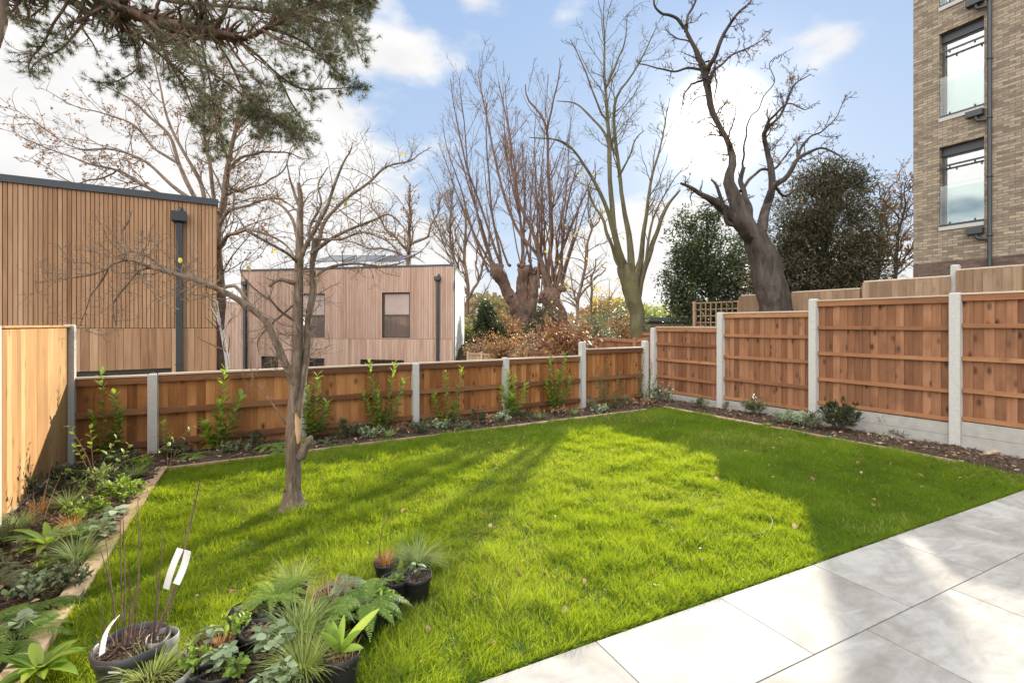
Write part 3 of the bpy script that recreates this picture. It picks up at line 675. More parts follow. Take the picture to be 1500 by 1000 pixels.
def downpipe(parent, O, w, n, t, z_top, z_bot, pw=.11, hw=.26, hh=.22):
    mb = MB(); Z = V3(0, 0, 1); p = O + w * (t - pw / 2) + n * .045
    mb.box(V3(*p[:2], z_bot), w, n, Z, pw, pw * .8, z_top - z_bot, grain=2)
    for z in np.arange(z_bot + .5, z_top - .3, 1.2): mb.box(V3(*(p - w * .012 - n * .02)[:2], z), w, n, Z, pw + .024, pw * .8 + .012, .03)
    dp = mb.build('downpipe', M_dark, parent); mb = MB(); p2 = O + w * (t - hw / 2) + n * .03
    V = []; sh = [(0, 0, 0), (hw, 0, 0), (hw, .18, 0), (0, .18, 0)]
    for z, s in ((z_top, .5), (z_top + .05, 1), (z_top + hh, 1)):
        for (x_, y_, _) in sh: V.append(p2 + w * (hw / 2 + (x_ - hw / 2) * s) + n * (y_ * s) + V3(0, 0, z))
    f = [[i + r * 4, (i + 1) % 4 + r * 4, (i + 1) % 4 + r * 4 + 4, i + r * 4 + 4] for r in (0, 1) for i in range(4)] + [[8, 9, 10, 11], [3, 2, 1, 0]]
    mb.add(V, f)
    pts = [O + w * (t) + n * .06 + V3(0, 0, z_top + hh - .03), O + w * (t - .03) + n * .06 + V3(0, 0, z_top + hh + .07), O + w * (t - .03) - n * .03 + V3(0, 0, z_top + hh + .09)]
    tubes(mb, resample(pts, 6), np.full(6, .045), 8, cap=True)
    mb.build('hopper', M_dark, dp)

# house 1
w1 = unit(V3(-.843, -.538, 0)); n1_ = unit(V3(.538, -.843, 0)); O1 = V3(-7.24, 12.0, 0); L1 = 7.2; ztop = 4.70; zj = 1.56
h1 = thing('timber_clad_house', 'flat roofed house clad in warm brown vertical timber boards on the far left', 'house', (*(O1 + w1 * 3.5 - n1_ * 3)[:2], -.9))
holes1 = [(.92, 3.9, -.6, .63)]
mb = MB(); wall_holes(mb, O1 - n1_ * .03, w1, n1_, L1, -1.2, ztop - .02, .3, holes1)
sw = -n1_
mb.box(V3(*(O1 - n1_ * .33)[:2], -1.2), w1, -n1_, V3(0, 0, 1), L1, 7.0, ztop + 1.18)
mb.build('wall', M_core, h1)
mb = MB(); clad(mb, O1, w1, n1_, L1, zj + .012, ztop - .16, .076, .012, .022, holes1, 1.0); mb.build('upper_cladding', M_clad, h1)
mb = MB(); clad(mb, O1, w1, n1_, L1, -1.1, zj, .148, .006, .022, holes1, .5); mb.build('lower_cladding', M_clad, h1)
mb = MB(); clad(mb, O1 + w1 * .0, -n1_, -w1, 7.0, -1.1, ztop - .16, .076, .012, .022); mb.build('side_cladding', M_clad, h1)
mb = MB(); mb.box(V3(*(O1 - w1 * .05 + n1_ * .06)[:2], ztop - .15), w1, -n1_, V3(0, 0, 1), L1 + .1, 7.4, .15)
mb.box(V3(*(O1 + w1 * 2.3 - n1_ * .3)[:2], ztop), w1, -n1_, V3(0, 0, 1), L1 - 2.3, 6.5, .07); mb.build('roof', M_roofdark, h1)
window(h1, O1, w1, n1_, holes1[0], .09, .16, bars=(('v', 1.0), ('v', 2.0)))
downpipe(h1, O1, w1, n1_, .74, 4.02, -1.0, .13, .30, .27)
# house 2
w2 = unit(V3(-.979, .206, 0)); n2_ = unit(V3(-.206, -.979, 0)); O2 = V3(-2.48, 20.5, 0); L2 = 10.2; zt2 = 4.16; zj2 = 1.02
h2 = thing('timber_clad_house', 'greyer timber clad flat roofed house with tall windows behind the bare apple tree', 'house', (*(O2 + w2 * 5 - n2_ * 3)[:2], -1.2))
holes2 = [(1.92, 3.17, 1.07, 3.02), (5.95, 7.24, 1.07, 3.02), (2.3, 4.2, -.9, .13), (6.0, 7.0, -.9, .15), (8.3, 9.1, -.9, .2)]
mb = MB(); wall_holes(mb, O2 - n2_ * .03, w2, n2_, L2, -1.4, zt2 - .02, .3, holes2)
sd2 = unit(V3(-.02, 1, 0)); sn2 = V3(sd2[1], -sd2[0], 0)
cs_ = [O2 - n2_ * .35 + sd2 * .02 + w2 * .05, O2 + sd2 * 6 + w2 * .05, O2 + w2 * L2 + sd2 * 6, O2 + w2 * L2 - n2_ * .35]
mb.add([V3(*c[:2], z) for z in (-1.4, zt2 - .02) for c in cs_], [[0, 1, 5, 4], [1, 2, 6, 5], [2, 3, 7, 6], [3, 0, 4, 7], [4, 5, 6, 7]], .5); mb.build('wall', M_core, h2)
mb = MB(); clad(mb, O2, w2, n2_, L2, zj2 + .012, zt2 - .08, .076, .014, .022, holes2, 1.2); mb.build('upper_cladding', M_clad2, h2)
mb = MB(); clad(mb, O2, w2, n2_, L2, -1.2, zj2, .145, .007, .022, holes2, .6); mb.build('lower_cladding', M_clad2, h2)
mb = MB(); mb.box(V3(*(O2 + sd2 * .03 + sn2 * .003)[:2], -1.3), sd2, sn2, V3(0, 0, 1), 5.95, .02, zt2 + 1.22); mb.build('side_wall', simple('white_render', (.80, .78, .74), .85, var=.06, scale=2), h2)
mb = MB(); cs_ = [O2 + sn2 * .05 + n2_ * .05, O2 + sd2 * 6.1 + sn2 * .05, O2 + w2 * (L2 + .05) + sd2 * 6.1, O2 + w2 * (L2 + .05) + n2_ * .05]
mb.add([V3(*c[:2], z) for z in (zt2 - .07, zt2 + .005) for c in cs_], [[0, 1, 5, 4], [1, 2, 6, 5], [2, 3, 7, 6], [3, 0, 4, 7], [4, 5, 6, 7], [3, 2, 1, 0]], .5); mb.build('roof', M_roofdark, h2)
for h in holes2[:2]:
    wd = window(h2, O2, w2, n2_, h, .06, .14, bars=(('h', (h[3] - h[2]) * .5),), glass=M_glassp)
    s_ = MB(); q_ = O2 + w2 * (h[0] + .06) - n2_ * .112; s_.box(V3(*q_[:2], (h[2] + h[3]) / 2 + .03), w2, n2_, V3(0, 0, 1), h[1] - h[0] - .12, .004, (h[3] - h[2]) / 2 - .09); s_.build('pale_sheet', simple('pink_grey_reflection', (.50, .40, .36), .25, var=.25, scale=1.5), wd)  # sheet over the upper pane, pinkish reflection put into its colour
for h in holes2[2:]: window(h2, O2, w2, n2_, h, .06, .14, bars=(('v', (h[1] - h[0]) * .5),))
downpipe(h2, O2, w2, n2_, .62, 3.45, -1.2, .12, .24, .2); downpipe(h2, O2, w2, n2_, 9.93, 3.4, -1.2, .12, .24, .2)
ex = MB(); Oe = O2 + w2 * 10.25 - n2_ * 1.2
ex.box(V3(*(Oe)[:2], -1.3), w2, -n2_, V3(0, 0, 1), 3.2, 4, 4.05); e_ = ex.build('annex_wall', M_core, h2)
ex = MB(); clad(ex, Oe, w2, n2_, 3.2, -1.2, 2.75, .076, .014, .022); ex.build('annex_cladding', M_clad2, e_)
# roof solar panels
M_solar = simple('solar_panel', (.02, .025, .045), .15, .1, .1)
for i, (px0, px1) in enumerate(((458, 500), (503, 545), (548, 585))):
    a_ = P(px0, 381, 24.5); b_ = P(px1, 380, 24.2); d = unit(b_ - a_); nn = unit(V3(0, 1, .0) - d * d[1]); tl = unit(nn * .95 + V3(0, 0, .3)); up_ = np.cross(d, tl)
    t_ = thing('solar_panel', ['leftmost of the three solar panels on the greyer timber house roof', 'middle of the three solar panels on the greyer timber house roof', 'rightmost of the three solar panels on the greyer timber house roof'][i], 'solar panel', (a_[0], a_[1], zt2), 'solar panels on the house roof')
    mb = MB(); mb.box(a_ - V3(0, 0, .1), d, tl, up_, np.linalg.norm(b_ - a_), 1.6, .04); mb.build('panel', M_solar, t_)
    mb = MB(); Lp = np.linalg.norm(b_ - a_)
    mb.box(a_ - V3(0, 0, .1) - tl * .03 - up_ * .005, d, tl, up_, Lp, .03, .055); mb.box(a_ - V3(0, 0, .1) + tl * 1.6 - up_ * .005, d, tl, up_, Lp, .03, .055)
    for k in (0, Lp - .03):
        mb.box(a_ - V3(0, 0, .1) + d * k + up_ * .041, d, tl, up_, .03, 1.6, .01)
        q0 = a_ + d * k + tl * 1.4; mb.box(V3(q0[0], q0[1], zt2), d, V3(0, 1, 0), V3(0, 0, 1), .03, .03, max(.1, q0[2] - .1 - zt2)); q0 = a_ + d * k + tl * .1; mb.box(V3(q0[0], q0[1], zt2), d, V3(0, 1, 0), V3(0, 0, 1), .03, .03, max(.06, q0[2] - .1 - zt2))
    mb.build('frame', M_steel, t_)
# low far house at the horizon
fh = thing('low_house', 'low distant house with a dark flat roof behind the corner of the fences', 'house', (*P(965, 480, 42)[:2], -1))
a_ = P(938, 475, 42); mb = MB(); mb.box(V3(a_[0], a_[1], -1.5), V3(1, 0, 0), V3(0, 1, 0), V3(0, 0, 1), 7, 6, 3.4); mb.build('wall', M_fence_old, fh)
mb = MB(); mb.box(V3(a_[0] - .4, a_[1] - .4, 1.9), V3(1, 0, 0), V3(0, 1, 0), V3(0, 0, 1), 7.8, 6.8, .35); mb.build('roof', M_roofdark, fh)
mb = MB(); mb.box(V3(a_[0] + 1, a_[1] - .03, .4), V3(1, 0, 0), V3(0, 1, 0), V3(0, 0, 1), 3.4, .05, 1.1); mb.build('window', M_glass, fh)

# ------------------------------------------------------------------ brick block of flats
wb = V3(.447, -.894, 0); nb = V3(-.894, -.447, 0); OB = V3(11.48, 14.04, 0); LB = 9.0
bb = thing('brick_building', 'tall buff brick block of flats with recessed windows at the right edge', 'building', (*(OB + wb * 4 - nb * 4)[:2], .5))
wh = [(.60, 1.55, 7.26, 9.62), (.60, 1.55, 4.28, 6.50), (3.4, 4.4, 7.26, 9.62), (3.4, 4.4, 4.28, 6.5), (.6, 1.55, 10.3, 12.6)]
mb = MB(); wall_holes(mb, OB, wb, nb, LB, 3.36, 14.0, .30, wh)
mb2 = MB(); mb2.box(V3(*(OB - nb * .9)[:2], -.5), wb, -nb, V3(0, 0, 1), LB, 8, 14.4); mb2.build('inner_wall', M_blind, bb)
wall_holes(mb, OB - nb * .3 , -nb, -wb, 8.6, 3.36, 14.0, .3, [])
mb.build('wall', M_brick, bb)
mb = MB(); wall_holes(mb, OB + nb * .012, wb, nb, LB, -.5, 3.357, .30, []); mb.build('plinth', M_brickd, bb)
mb = MB(); mb.box(V3(*(OB + nb * .05 )[:2], 14.0), wb, -nb, V3(0, 0, 1), LB, 9, .15); mb.build('roof', M_roofdark, bb)
for h in wh:
    a, b_, c, d = h; p = OB + wb * a; Z = V3(0, 0, 1)
    wd = window(bb, OB, wb, nb, (a + .003, b_ - .003, c + .03, d - .22), .05, .26, mats=(M_frame, None), glass=M_pane)
    s_ = MB(); s_.box(V3(*(p + nb * .03)[:2], c - .07), wb, -nb, Z, b_ - a, .30, .10); s_.build('sill', M_steel if c < 0 else M_conc, wd)
    s_ = MB(); s_.box(V3(*(p + wb * .004 - nb * .15)[:2], d - .23), wb, -nb, Z, b_ - a - .008, .12, .225); s_.build('lintel_panel', M_dark, wd)
    # blind behind glass
    s_ = MB(); s_.box(V3(*(p + wb * .06 - nb * .275)[:2], c + .08), wb, -nb, Z, b_ - a - .12, .01, d - c - .36); s_.build('pale_sheet', M_blind, wd)
    # juliet balcony: clear glass with two rails
    bl = MB(); bl.box(V3(*(p + wb * .02 - nb * .05)[:2], c + .10), wb, nb, Z, b_ - a - .04, .012, 1.05); o = bl.build('balcony_glass', M_clear, wd)
    for zr, zc in ((c + .055, c + .10), (d - .55, d - .60)):
        bl = MB(); bl.box(V3(*(p + wb * .004 - nb * .06)[:2], zr), wb, nb, Z, b_ - a - .008, .035, .045)
        for f_ in (.22, .78): bl.box(V3(*(p + wb * (b_ - a) * f_ - nb * .055)[:2], zc), wb, nb, Z, .03, .04, .05)
        bl.build('balcony_rail', M_dark, wd)
mb = MB(); pp_ = OB + wb * 1.68 + nb * .07; tubes(mb, np.array([V3(*pp_[:2], z) for z in (2.5, 5, 8, 14)]), np.full(4, .045), 10)
for z in (3.9, 5.4, 6.9, 8.4, 9.9, 11.4): tubes(mb, np.array([V3(*pp_[:2], z), V3(*pp_[:2], z + .05)]), np.full(2, .058), 10, cap=True)
dp = mb.build('downpipe', M_dark, bb)
for z in (4.0, 7.05, 9.95):
    mb = MB(); p = OB + wb * 1.22 + nb * .0; mb.box(V3(*p[:2], z), wb, nb, V3(0, 0, 1), .34, .16, .15)
    tubes(mb, resample([p + wb * .2 + nb * .08 + V3(0, 0, z), p + wb * .22 + nb * .08 + V3(0, 0, z - .12), p + wb * .46 + nb * .07 + V3(0, 0, z - .17)], 6), np.full(6, .035), 8); mb.build('hopper', M_dark, dp)


# ------------------------------------------------------------------ trees
WF = [1]
def wf(w): return .55 + .45 * min(1, w / 18) if WF[0] else .84
def limbs_from(lst, Y, m=26, jit=.0):
    """lst: limbs given as [(px, py, width_px, depth offset)...]; their places are computed at the tree's distance"""
    PLs, RDs = [], []
    for L in lst:
        pts = []; sc = Y / F
        for q in L:
            px, py, w = q[:3]; dy = q[3] if len(q) > 3 else 0.
            p = P(px, py, Y + dy); pts.append([*p, w * wf(w) * .5 * (Y + dy) / F])
        r = resample(pts, m, jit * sc); PLs.append(r[:, :3]); RDs.append(np.maximum(r[:, 3], .0015))
    return np.array(PLs), np.array(RDs)
def depthify(PL, Y, amt):
    """give every limb its own lean in depth, growing from its foot to its tip"""
    return PL
def wob(PL, a):
    n, m, _ = PL.shape; k = rng.normal(0, a * 1.6, (n, m, 3))
    for _i in range(3): k[:, 1:-1] = (k[:, :-2] + k[:, 1:-1] + k[:, 2:]) / 3
    k *= np.minimum(1, np.arange(m) / 3)[None, :, None]; return PL + k

def bare_tree(name, label, cat, base, limbs, Y, K, barkm, twigm, levels, limb_sides=9, group=None, leaves=None, extra=None, wobble=.004):
    t = thing(name, label, cat, base, group)
    PL, RD = limbs_from(limbs, Y)
    PL = wob(PL, wobble * Y / 9)
    mb = MB(); tubes(mb, PL, RD, max(18, limb_sides), rough=.2)
    # knobbly swellings along thick limbs
    mb.build('trunk', barkm, t)
    src, sr = PL, RD; b1 = MB(); allp = []
    for i, lv in enumerate(levels):
        kw = dict(lv); K_ = kw.pop('K'); frm = kw.pop('frm', None); sides = kw.pop('sides', 3 if i else 4)
        s0, r0 = (src, sr) if frm is None else allp[frm] if frm >= 0 else (PL, RD)
        c, r = spawn(s0, r0, K_, **kw); tubes(b1, c, r, sides); allp.append((c, r)); src, sr = c, r
    b1.build('branches', twigm, t)
    if leaves:
        cnt, L, Wd, mat, pn = leaves; c, r = src, sr
        i = rng.integers(0, len(c), cnt); j = rng.integers(1, c.shape[1], cnt); p = c[i, j] + rng.normal(0, .03, (cnt, 3))
        lm = MB(); leafset(lm, p, rng.normal(size=(cnt, 3)) + V3(0, 0, -.6), rng.normal(size=(cnt, 3)), L * rng.uniform(.6, 1.2, cnt), Wd * rng.uniform(.6, 1.2, cnt), rng.uniform(0, .9, cnt), 2, [.5, 1, .15])
        lm.build(pn, mat, t)
    return t, PL, RD, allp

# --- apple tree on the lawn
YA = 4.39
apple_limbs = [
 [(428, 748, 27), (430, 690, 24), (431, 620, 23), (433, 560, 20), (436, 500, 18), (437, 440, 17), (438, 380, 15), (438, 330, 11), (440, 290, 8), (437, 268, 5)],
 [(437, 610, 13), (443, 560, 13, .02), (448, 520, 12, .05), (452, 470, 11, .08), (459, 425, 11, .1), (458, 385, 9, .12), (462, 350, 7, .15)],
 [(430, 560, 15), (418, 530, 13, -.02), (404, 500, 12, -.06), (390, 470, 11, -.1), (372, 455, 10, -.14), (340, 433, 9, -.2), (304, 416, 8, -.25), (272, 405, 7, -.3), (224, 392, 6, -.35), (190, 380, 5, -.4), (170, 384, 4, -.42), (150, 397, 3, -.45), (122, 405, 2.4, -.5), (83, 408, 1.8, -.52), (50, 414, 1.2, -.55)],
 [(372, 455, 7, -.14), (345, 420, 5.5, -.05), (318, 425, 5, 0), (290, 407, 4.5, .05), (250, 398, 4, .1), (215, 375, 3.5, .1), (192, 367, 3, .1), (165, 378, 2, .1), (140, 368, 1.5, .1), (110, 365, 1, .1)],
 [(186, 382, 3.5, -.4), (182, 360, 3, -.38), (180, 339, 2.5, -.36), (188, 325, 2, -.36), (193, 308, 1.4, -.36)],
 [(224, 392, 4, -.35), (205, 396, 3.4, -.3), (190, 412, 3, -.28), (168, 440, 2.8, -.28), (165, 455, 2.4, -.28), (170, 478, 2, -.28), (174, 498, 1.2, -.28)],
 [(215, 392, 3, -.35), (208, 400, 2.6, -.4), (221, 424, 2.4, -.45), (240, 443, 2, -.48), (262, 453, 1.4, -.5)],
 [(160, 390, 2.6, -.43), (150, 410, 2.4, -.3), (135, 430, 2, -.25), (125, 455, 1.8, -.2), (118, 478, 1.5, -.2), (135, 487, 1.2, -.2), (150, 492, .9, -.2)],
 [(122, 405, 2.2, -.5), (110, 385, 1.8, -.5), (96, 372, 1.3, -.5), (84, 357, .9, -.5)],
 [(437, 395, 8), (446, 365, 7.5, -.1), (466, 327, 6.5, -.2), (480, 300, 5.5, -.25), (494, 262, 4.5, -.3), (504, 236, 3.2, -.3), (513, 222, 2.2, -.3), (516, 208, 1.2, -.3)],
 [(458, 385, 8, .12), (468, 350, 7, .2), (476, 325, 6, .25), (505, 293, 5, .3), (540, 268, 4.2, .3), (566, 244, 3.6, .3), (600, 236, 2.6, .3), (614, 226, 1.6, .3), (632, 216, 1, .3)],
 [(455, 372, 7, .0), (485, 350, 6, .0), (517, 334, 5, .0), (548, 322, 4, .05), (570, 314, 3, .1), (590, 332, 2, .1), (600, 350, 1.2, .1)],
 [(460, 410, 6, .1), (480, 393, 5, .3), (520, 386, 4, .4), (560, 390, 3, .5), (590, 384, 1.8, .55), (606, 376, 1, .55)],
 [(437, 415, 9), (424, 413, 8, -.05), (410, 409, 7.5, -.08), (398, 416, 7, -.1), (394, 419, 6, -.1)],
 [(436, 350, 6), (428, 320, 5, .1), (410, 300, 4, .2), (380, 290, 3, .3), (350, 296, 2, .35), (330, 310, 1.2, .4)],
 [(437, 300, 6), (430, 280, 4.5, .0), (424, 258, 3, -.05), (420, 238, 1.6, -.1)],
 [(437, 385, 6), (420, 370, 5, -.2), (385, 352, 4, -.4), (362, 338, 3, -.5), (350, 320, 2, -.55), (330, 300, 1.2, -.6)],
 [(452, 360, 5, .1), (455, 330, 4.5, .2), (470, 300, 3.6, .25), (466, 270, 2.6, .3), (480, 245, 1.5, .3)],
 [(432, 470, 6), (410, 455, 4.5, -.15), (396, 440, 3.5, -.25), (370, 420, 2.6, -.35), (352, 395, 1.8, -.4), (366, 370, 1, -.4)],
 [(437, 440, 5), (412, 462, 4, .1), (392, 480, 3, .2), (378, 500, 2, .25), (380, 520, 1.2, .25)],
 [(425, 630, 4, .05), (405, 600, 2.6, .0), (385, 575, 2, -.05), (372, 560, 1.5, -.1), (366, 530, 1, -.1)],
 [(462, 350, 5, .15), (500, 350, 4, -.1), (530, 340, 3.2, -.2), (560, 350, 2.4, -.3), (580, 365, 1.6, -.3), (574, 385, 1, -.3)],
]
apple_levels = [
 dict(K=330, tr=(.28, 1), ang=(35, 90), ln=(.18, .6), lmax=.46, npts=8, wig=.26, up=.05, rf=.42, rtip=.35, rmin=.002, rmax=.0065),
 dict(K=1900, tr=(.15, 1), ang=(35, 85), ln=(.25, .75), lmax=.26, npts=6, wig=.28, up=.05, rf=.6, rtip=.5, rmin=.0014),
 dict(K=1500, frm=1, tr=(.1, 1), ang=(50, 90), ln=(.08, .2), lmax=.022, npts=3, wig=.3, up=.08, rf=.9, rtip=1.1, rmin=.0016),
 dict(K=800, frm=-1, tr=(.3, 1), ang=(60, 90), ln=(.012, .035), lmax=.045, npts=3, wig=.3, up=.08, rf=.2, rtip=1.1, rmin=.0025),
]
ab = G(428, 745)
WF[0] = 0
ta, PLa, RDa, apA = bare_tree('apple_tree', 'bare knobbly apple tree standing alone on the lawn', 'tree', ab, apple_limbs, YA, 0, K_apple, bark('apple_twig_bark', (.09, .065, .045), (.20, .145, .10), (.36, .28, .2), 30, .004), apple_levels, 12, wobble=.004)
WF[0] = 1
mb = MB()      # flare of the foot
th_ = np.arange(14) * 2 * math.pi / 14; rings = []
for z, r in ((-.03, .175), (.012, .135), (.05, .105), (.10, .088), (.17, .076)):
    rr_ = r * (1 + (.16 * (1 - z / .17)) * np.sin(th_ * 3 + 1)); rings.append(np.c_[ab[0] + np.cos(th_) * rr_ + (.0), ab[1] + np.sin(th_) * rr_, np.full(14, z)])
mb.add(np.concatenate(rings), [[i * 14 + j, i * 14 + (j + 1) % 14, (i + 1) * 14 + (j + 1) % 14, (i + 1) * 14 + j] for i in range(4) for j in range(14)], .5, smooth=True)
mb.build('root_flare', K_apple, ta)
mb = MB(); p0 = P(436, 650, YA - .075); p1 = P(433, 605, YA - .068)     # pale bare wood where a limb tore off
prof = [(0, .004), (.08, .016), (.22, .020), (.4, .030), (.55, .022), (.72, .026), (.86, .012), (1, .002)]; V = []
for t_, w_ in prof:
    c = p0 * (1 - t_) + p1 * t_ ; V += [c + V3(-w_, .026, 0), c + V3(-w_ * .5, -.002, 0), c + V3(w_ * .5, -.002, 0), c + V3(w_, .026, 0)]
mb.add(V, [[i * 4 + j, i * 4 + j + 1, i * 4 + j + 5, i * 4 + j + 4] for i in range(7) for j in range(3)], .35, gc=np.array(V)[:, [2, 0, 1]], smooth=True); mb.build('torn_wood', M_wound, ta)
mb = MB(); tubes(mb, resample([P(440, 668, YA), P(448, 655, YA - .03), P(455, 640, YA - .05), P(456, 637, YA - .05)], 7), np.array([.05, .045, .036, .032, .03, .028, .004]), 9); mb.build('limb_stub', K_apple, ta)
mb = MB(); c, r = apA[1]; i = rng.integers(0, len(c), 9); leafset(mb, c[i, -1], V3(0, 0, -1) + rng.normal(0, .5, (9, 3)), rng.normal(size=(9, 3)), .05, .032, .6, 3, fold=.3, rnd=rng.uniform(.3, 1, 9)); mb.build('last_leaves', L_yellow, ta)
# broken stick lying at the root, thin shoots by the trunk
# --- forked pollard
YB = 40.; q14 = 40 / 22
def fan(knobs, K, L, spread, up, Y, w=(5, 8), npts=10, wig=.05, curl=.03):
    """long upright shoots from pollard knobs; knobs: [(px,py,w, dirx)]"""
    PLs, RDs = [], []
    for (px, py, dx, n) in knobs:
        for _ in range(n):
            p = P(px + rng.normal(0, 8), py + rng.normal(0, 6), Y + rng.normal(0, .15)); d = unit(V3(dx + rng.normal(0, spread), rng.normal(0, spread), 1)); Lk = L * rng.uniform(.55, 1.08)
            pts = [p]; st = Lk / (npts - 1)
            for k in range(npts - 1): d = unit(d + rng.normal(0, wig, 3) + V3(0, 0, up)); pts.append(pts[-1] + d * st)
            PLs.append(pts); r0 = rng.uniform(*w) * .5 * Y / F; RDs.append(np.linspace(r0, r0 * .22, npts))
    return np.array(PLs), np.array(RDs)
poll = [
 [(768, 535, 30), (767, 510, 27), (766, 490, 28), (765, 465, 27), (766, 452, 30)],
 [(766, 470, 24), (755, 445, 20, -.2), (745, 430, 17, -.3), (738, 412, 17, -.4), (731, 398, 20, -.5), (729, 388, 18, -.5)],
 [(766, 468, 24), (764, 440, 19, .1), (766, 420, 18, .2), (768, 402, 22, .2), (768, 388, 20, .2)],
 [(772, 465, 20), (780, 440, 16, -.3), (782, 415, 15, -.4), (784, 395, 16, -.5)],
 [(770, 458, 8), (785, 460, 7), (796, 456, 6), (803, 449, 5)],
]
tb = thing('pollard_tree', 'forked reddish pollard tree with a dense fan of bare shoots', 'tree', (*P(768, 530, YB)[:2], -1))
PL, RD = limbs_from(poll, YB); PL = wob(PL, .03)
mb = MB(); PL[0, 0, 2] = -1.2; tubes(mb, PL, RD, 20, rough=.28)
kn = []
for _ in range(60):       # burrs at the pollard heads
    k = [(731, 395), (768, 395), (784, 400), (766, 462), (750, 435)][rng.integers(0, 5)]; kn.append(P(k[0] + rng.normal(0, 7), k[1] + rng.normal(0, 6), YB + rng.normal(0, .25)))
def burrs(mb, pts, r0, r1):
    for p in pts:
        r = rng.uniform(r0, r1); ph = np.linspace(0, math.pi, 6); ths = np.arange(8) * math.pi / 4
        V = [p + r * (1 + rng.normal(0, .12)) * V3(math.sin(a) * math.cos(t), math.sin(a) * math.sin(t), math.cos(a)) for a in ph for t in ths]
        mb.add(V, [[i * 8 + j, (i + 1) * 8 + j, (i + 1) * 8 + (j + 1) % 8, i * 8 + (j + 1) % 8] for i in range(5) for j in range(8)], None, smooth=True)
burrs(mb, kn, .12, .24); mb.build('trunk', K_red, tb)
sp, sr = fan([(730, 390, -.30, 7), (768, 392, .0, 6), (784, 398, .12, 4), (742, 420, -.42, 2)], 0, 8.6 * q14, .17, .03, YB, (2.4, 5))
mb = MB(); tubes(mb, sp, sr, 5)
c1, r1 = spawn(sp, sr, 230, (.25, 1), (20, 45), (.18, .42), npts=7, wig=.08, up=.09, rf=.5, rmin=.014, rmax=.035); tubes(mb, c1, r1, 4)
c2, r2 = spawn(c1, r1, 900, (.15, 1), (25, 55), (.25, .6), lmax=1.3, npts=5, wig=.12, up=.06, rf=.6, rmin=.011); tubes(mb, c2, r2, 3)
c3, r3 = spawn(c2, r2, 2000, (.2, 1), (25, 60), (.3, .7), lmax=.55, npts=4, wig=.15, up=.03, rf=.8, rmin=.0085); tubes(mb, c3, r3, 3)
mb.build('shoots', K_red, tb)
# --- leaning pollard with tall stems
YC = 28.
tcx = thing('pollard_tree', 'leaning pollard with an orange brown head and two tall forking stems', 'tree', (*P(850, 520, YC)[:2], -1))
pol2 = [
 [(852, 520, 17), (842, 500, 17), (830, 485, 20), (820, 470, 24), (812, 448, 27), (806, 432, 30), (803, 424, 26)],
 [(806, 432, 12), (803, 400, 8.5), (808, 350, 8), (806, 300, 7.5), (803, 240, 6.5), (801, 190, 5.5), (790, 165, 4.5), (772, 145, 3.5), (768, 125, 2.5)],
 [(801, 192, 5), (808, 160, 4.3), (815, 130, 3.5), (820, 100, 2.6), (822, 85, 1.6)],
 [(800, 430, 9), (790, 380, 7, .4), (760, 340, 6, .6), (740, 290, 5.5, .8), (725, 230, 4.5, .9), (712, 170, 3.5, 1), (700, 110, 2, 1)],
 [(806, 430, 10), (795, 390, 8, -.3), (780, 340, 7, -.5), (762, 300, 6, -.7), (750, 250, 5, -.8), (745, 190, 4, -.9), (730, 120, 2.2, -1)],
 [(810, 430, 8), (822, 385, 6, .2), (826, 340, 4.5, .4), (834, 290, 3.5, .5), (845, 240, 2, .6)],
 [(812, 432, 7), (820, 400, 5.5, -.2), (815, 350, 4.5, -.3), (827, 300, 3.5, -.4), (835, 200, 2, -.5)],
]
PL, RD = limbs_from(pol2, YC); PL = wob(PL, .025); PL[0, 0, 2] = -1.2
mb = MB(); tubes(mb, PL, RD, 18, rough=.22); burrs(mb, [P(805 + rng.normal(0, 9), 430 + rng.normal(0, 6), YC + rng.normal(0, .22)) for _ in range(30)], .13, .26); mb.build('trunk', K_red, tcx)
mb = MB(); sp, sr = fan([(800, 424, -.15, 7), (812, 424, .16, 7)], 0, 7.6, .13, .03, YC, (3, 6)); tubes(mb, sp, sr, 4)
a_, b_ = np.concatenate([resample(x, 10)[None] for x in PL[1:]]), RD[1:, np.linspace(0, 25, 10).astype(int)]
a_ = np.concatenate([a_, sp]); b_ = np.concatenate([b_, sr])
c1, r1 = spawn(a_, b_, 240, (.3, 1), (25, 60), (.15, .36), npts=7, wig=.1, up=.08, rf=.45, rmin=.014, rmax=.04); tubes(mb, c1, r1, 4)
c2, r2 = spawn(c1, r1, 900, (.15, 1), (25, 60), (.25, .6), lmax=1.2, npts=5, wig=.14, up=.05, rf=.6, rmin=.011); tubes(mb, c2, r2, 3)
c3, r3 = spawn(c2, r2, 1500, (.2, 1), (25, 60), (.3, .7), lmax=.55, npts=4, wig=.15, up=.03, rf=.8, rmin=.0085); tubes(mb, c3, r3, 3)
mb.build('shoots', K_red, tcx)
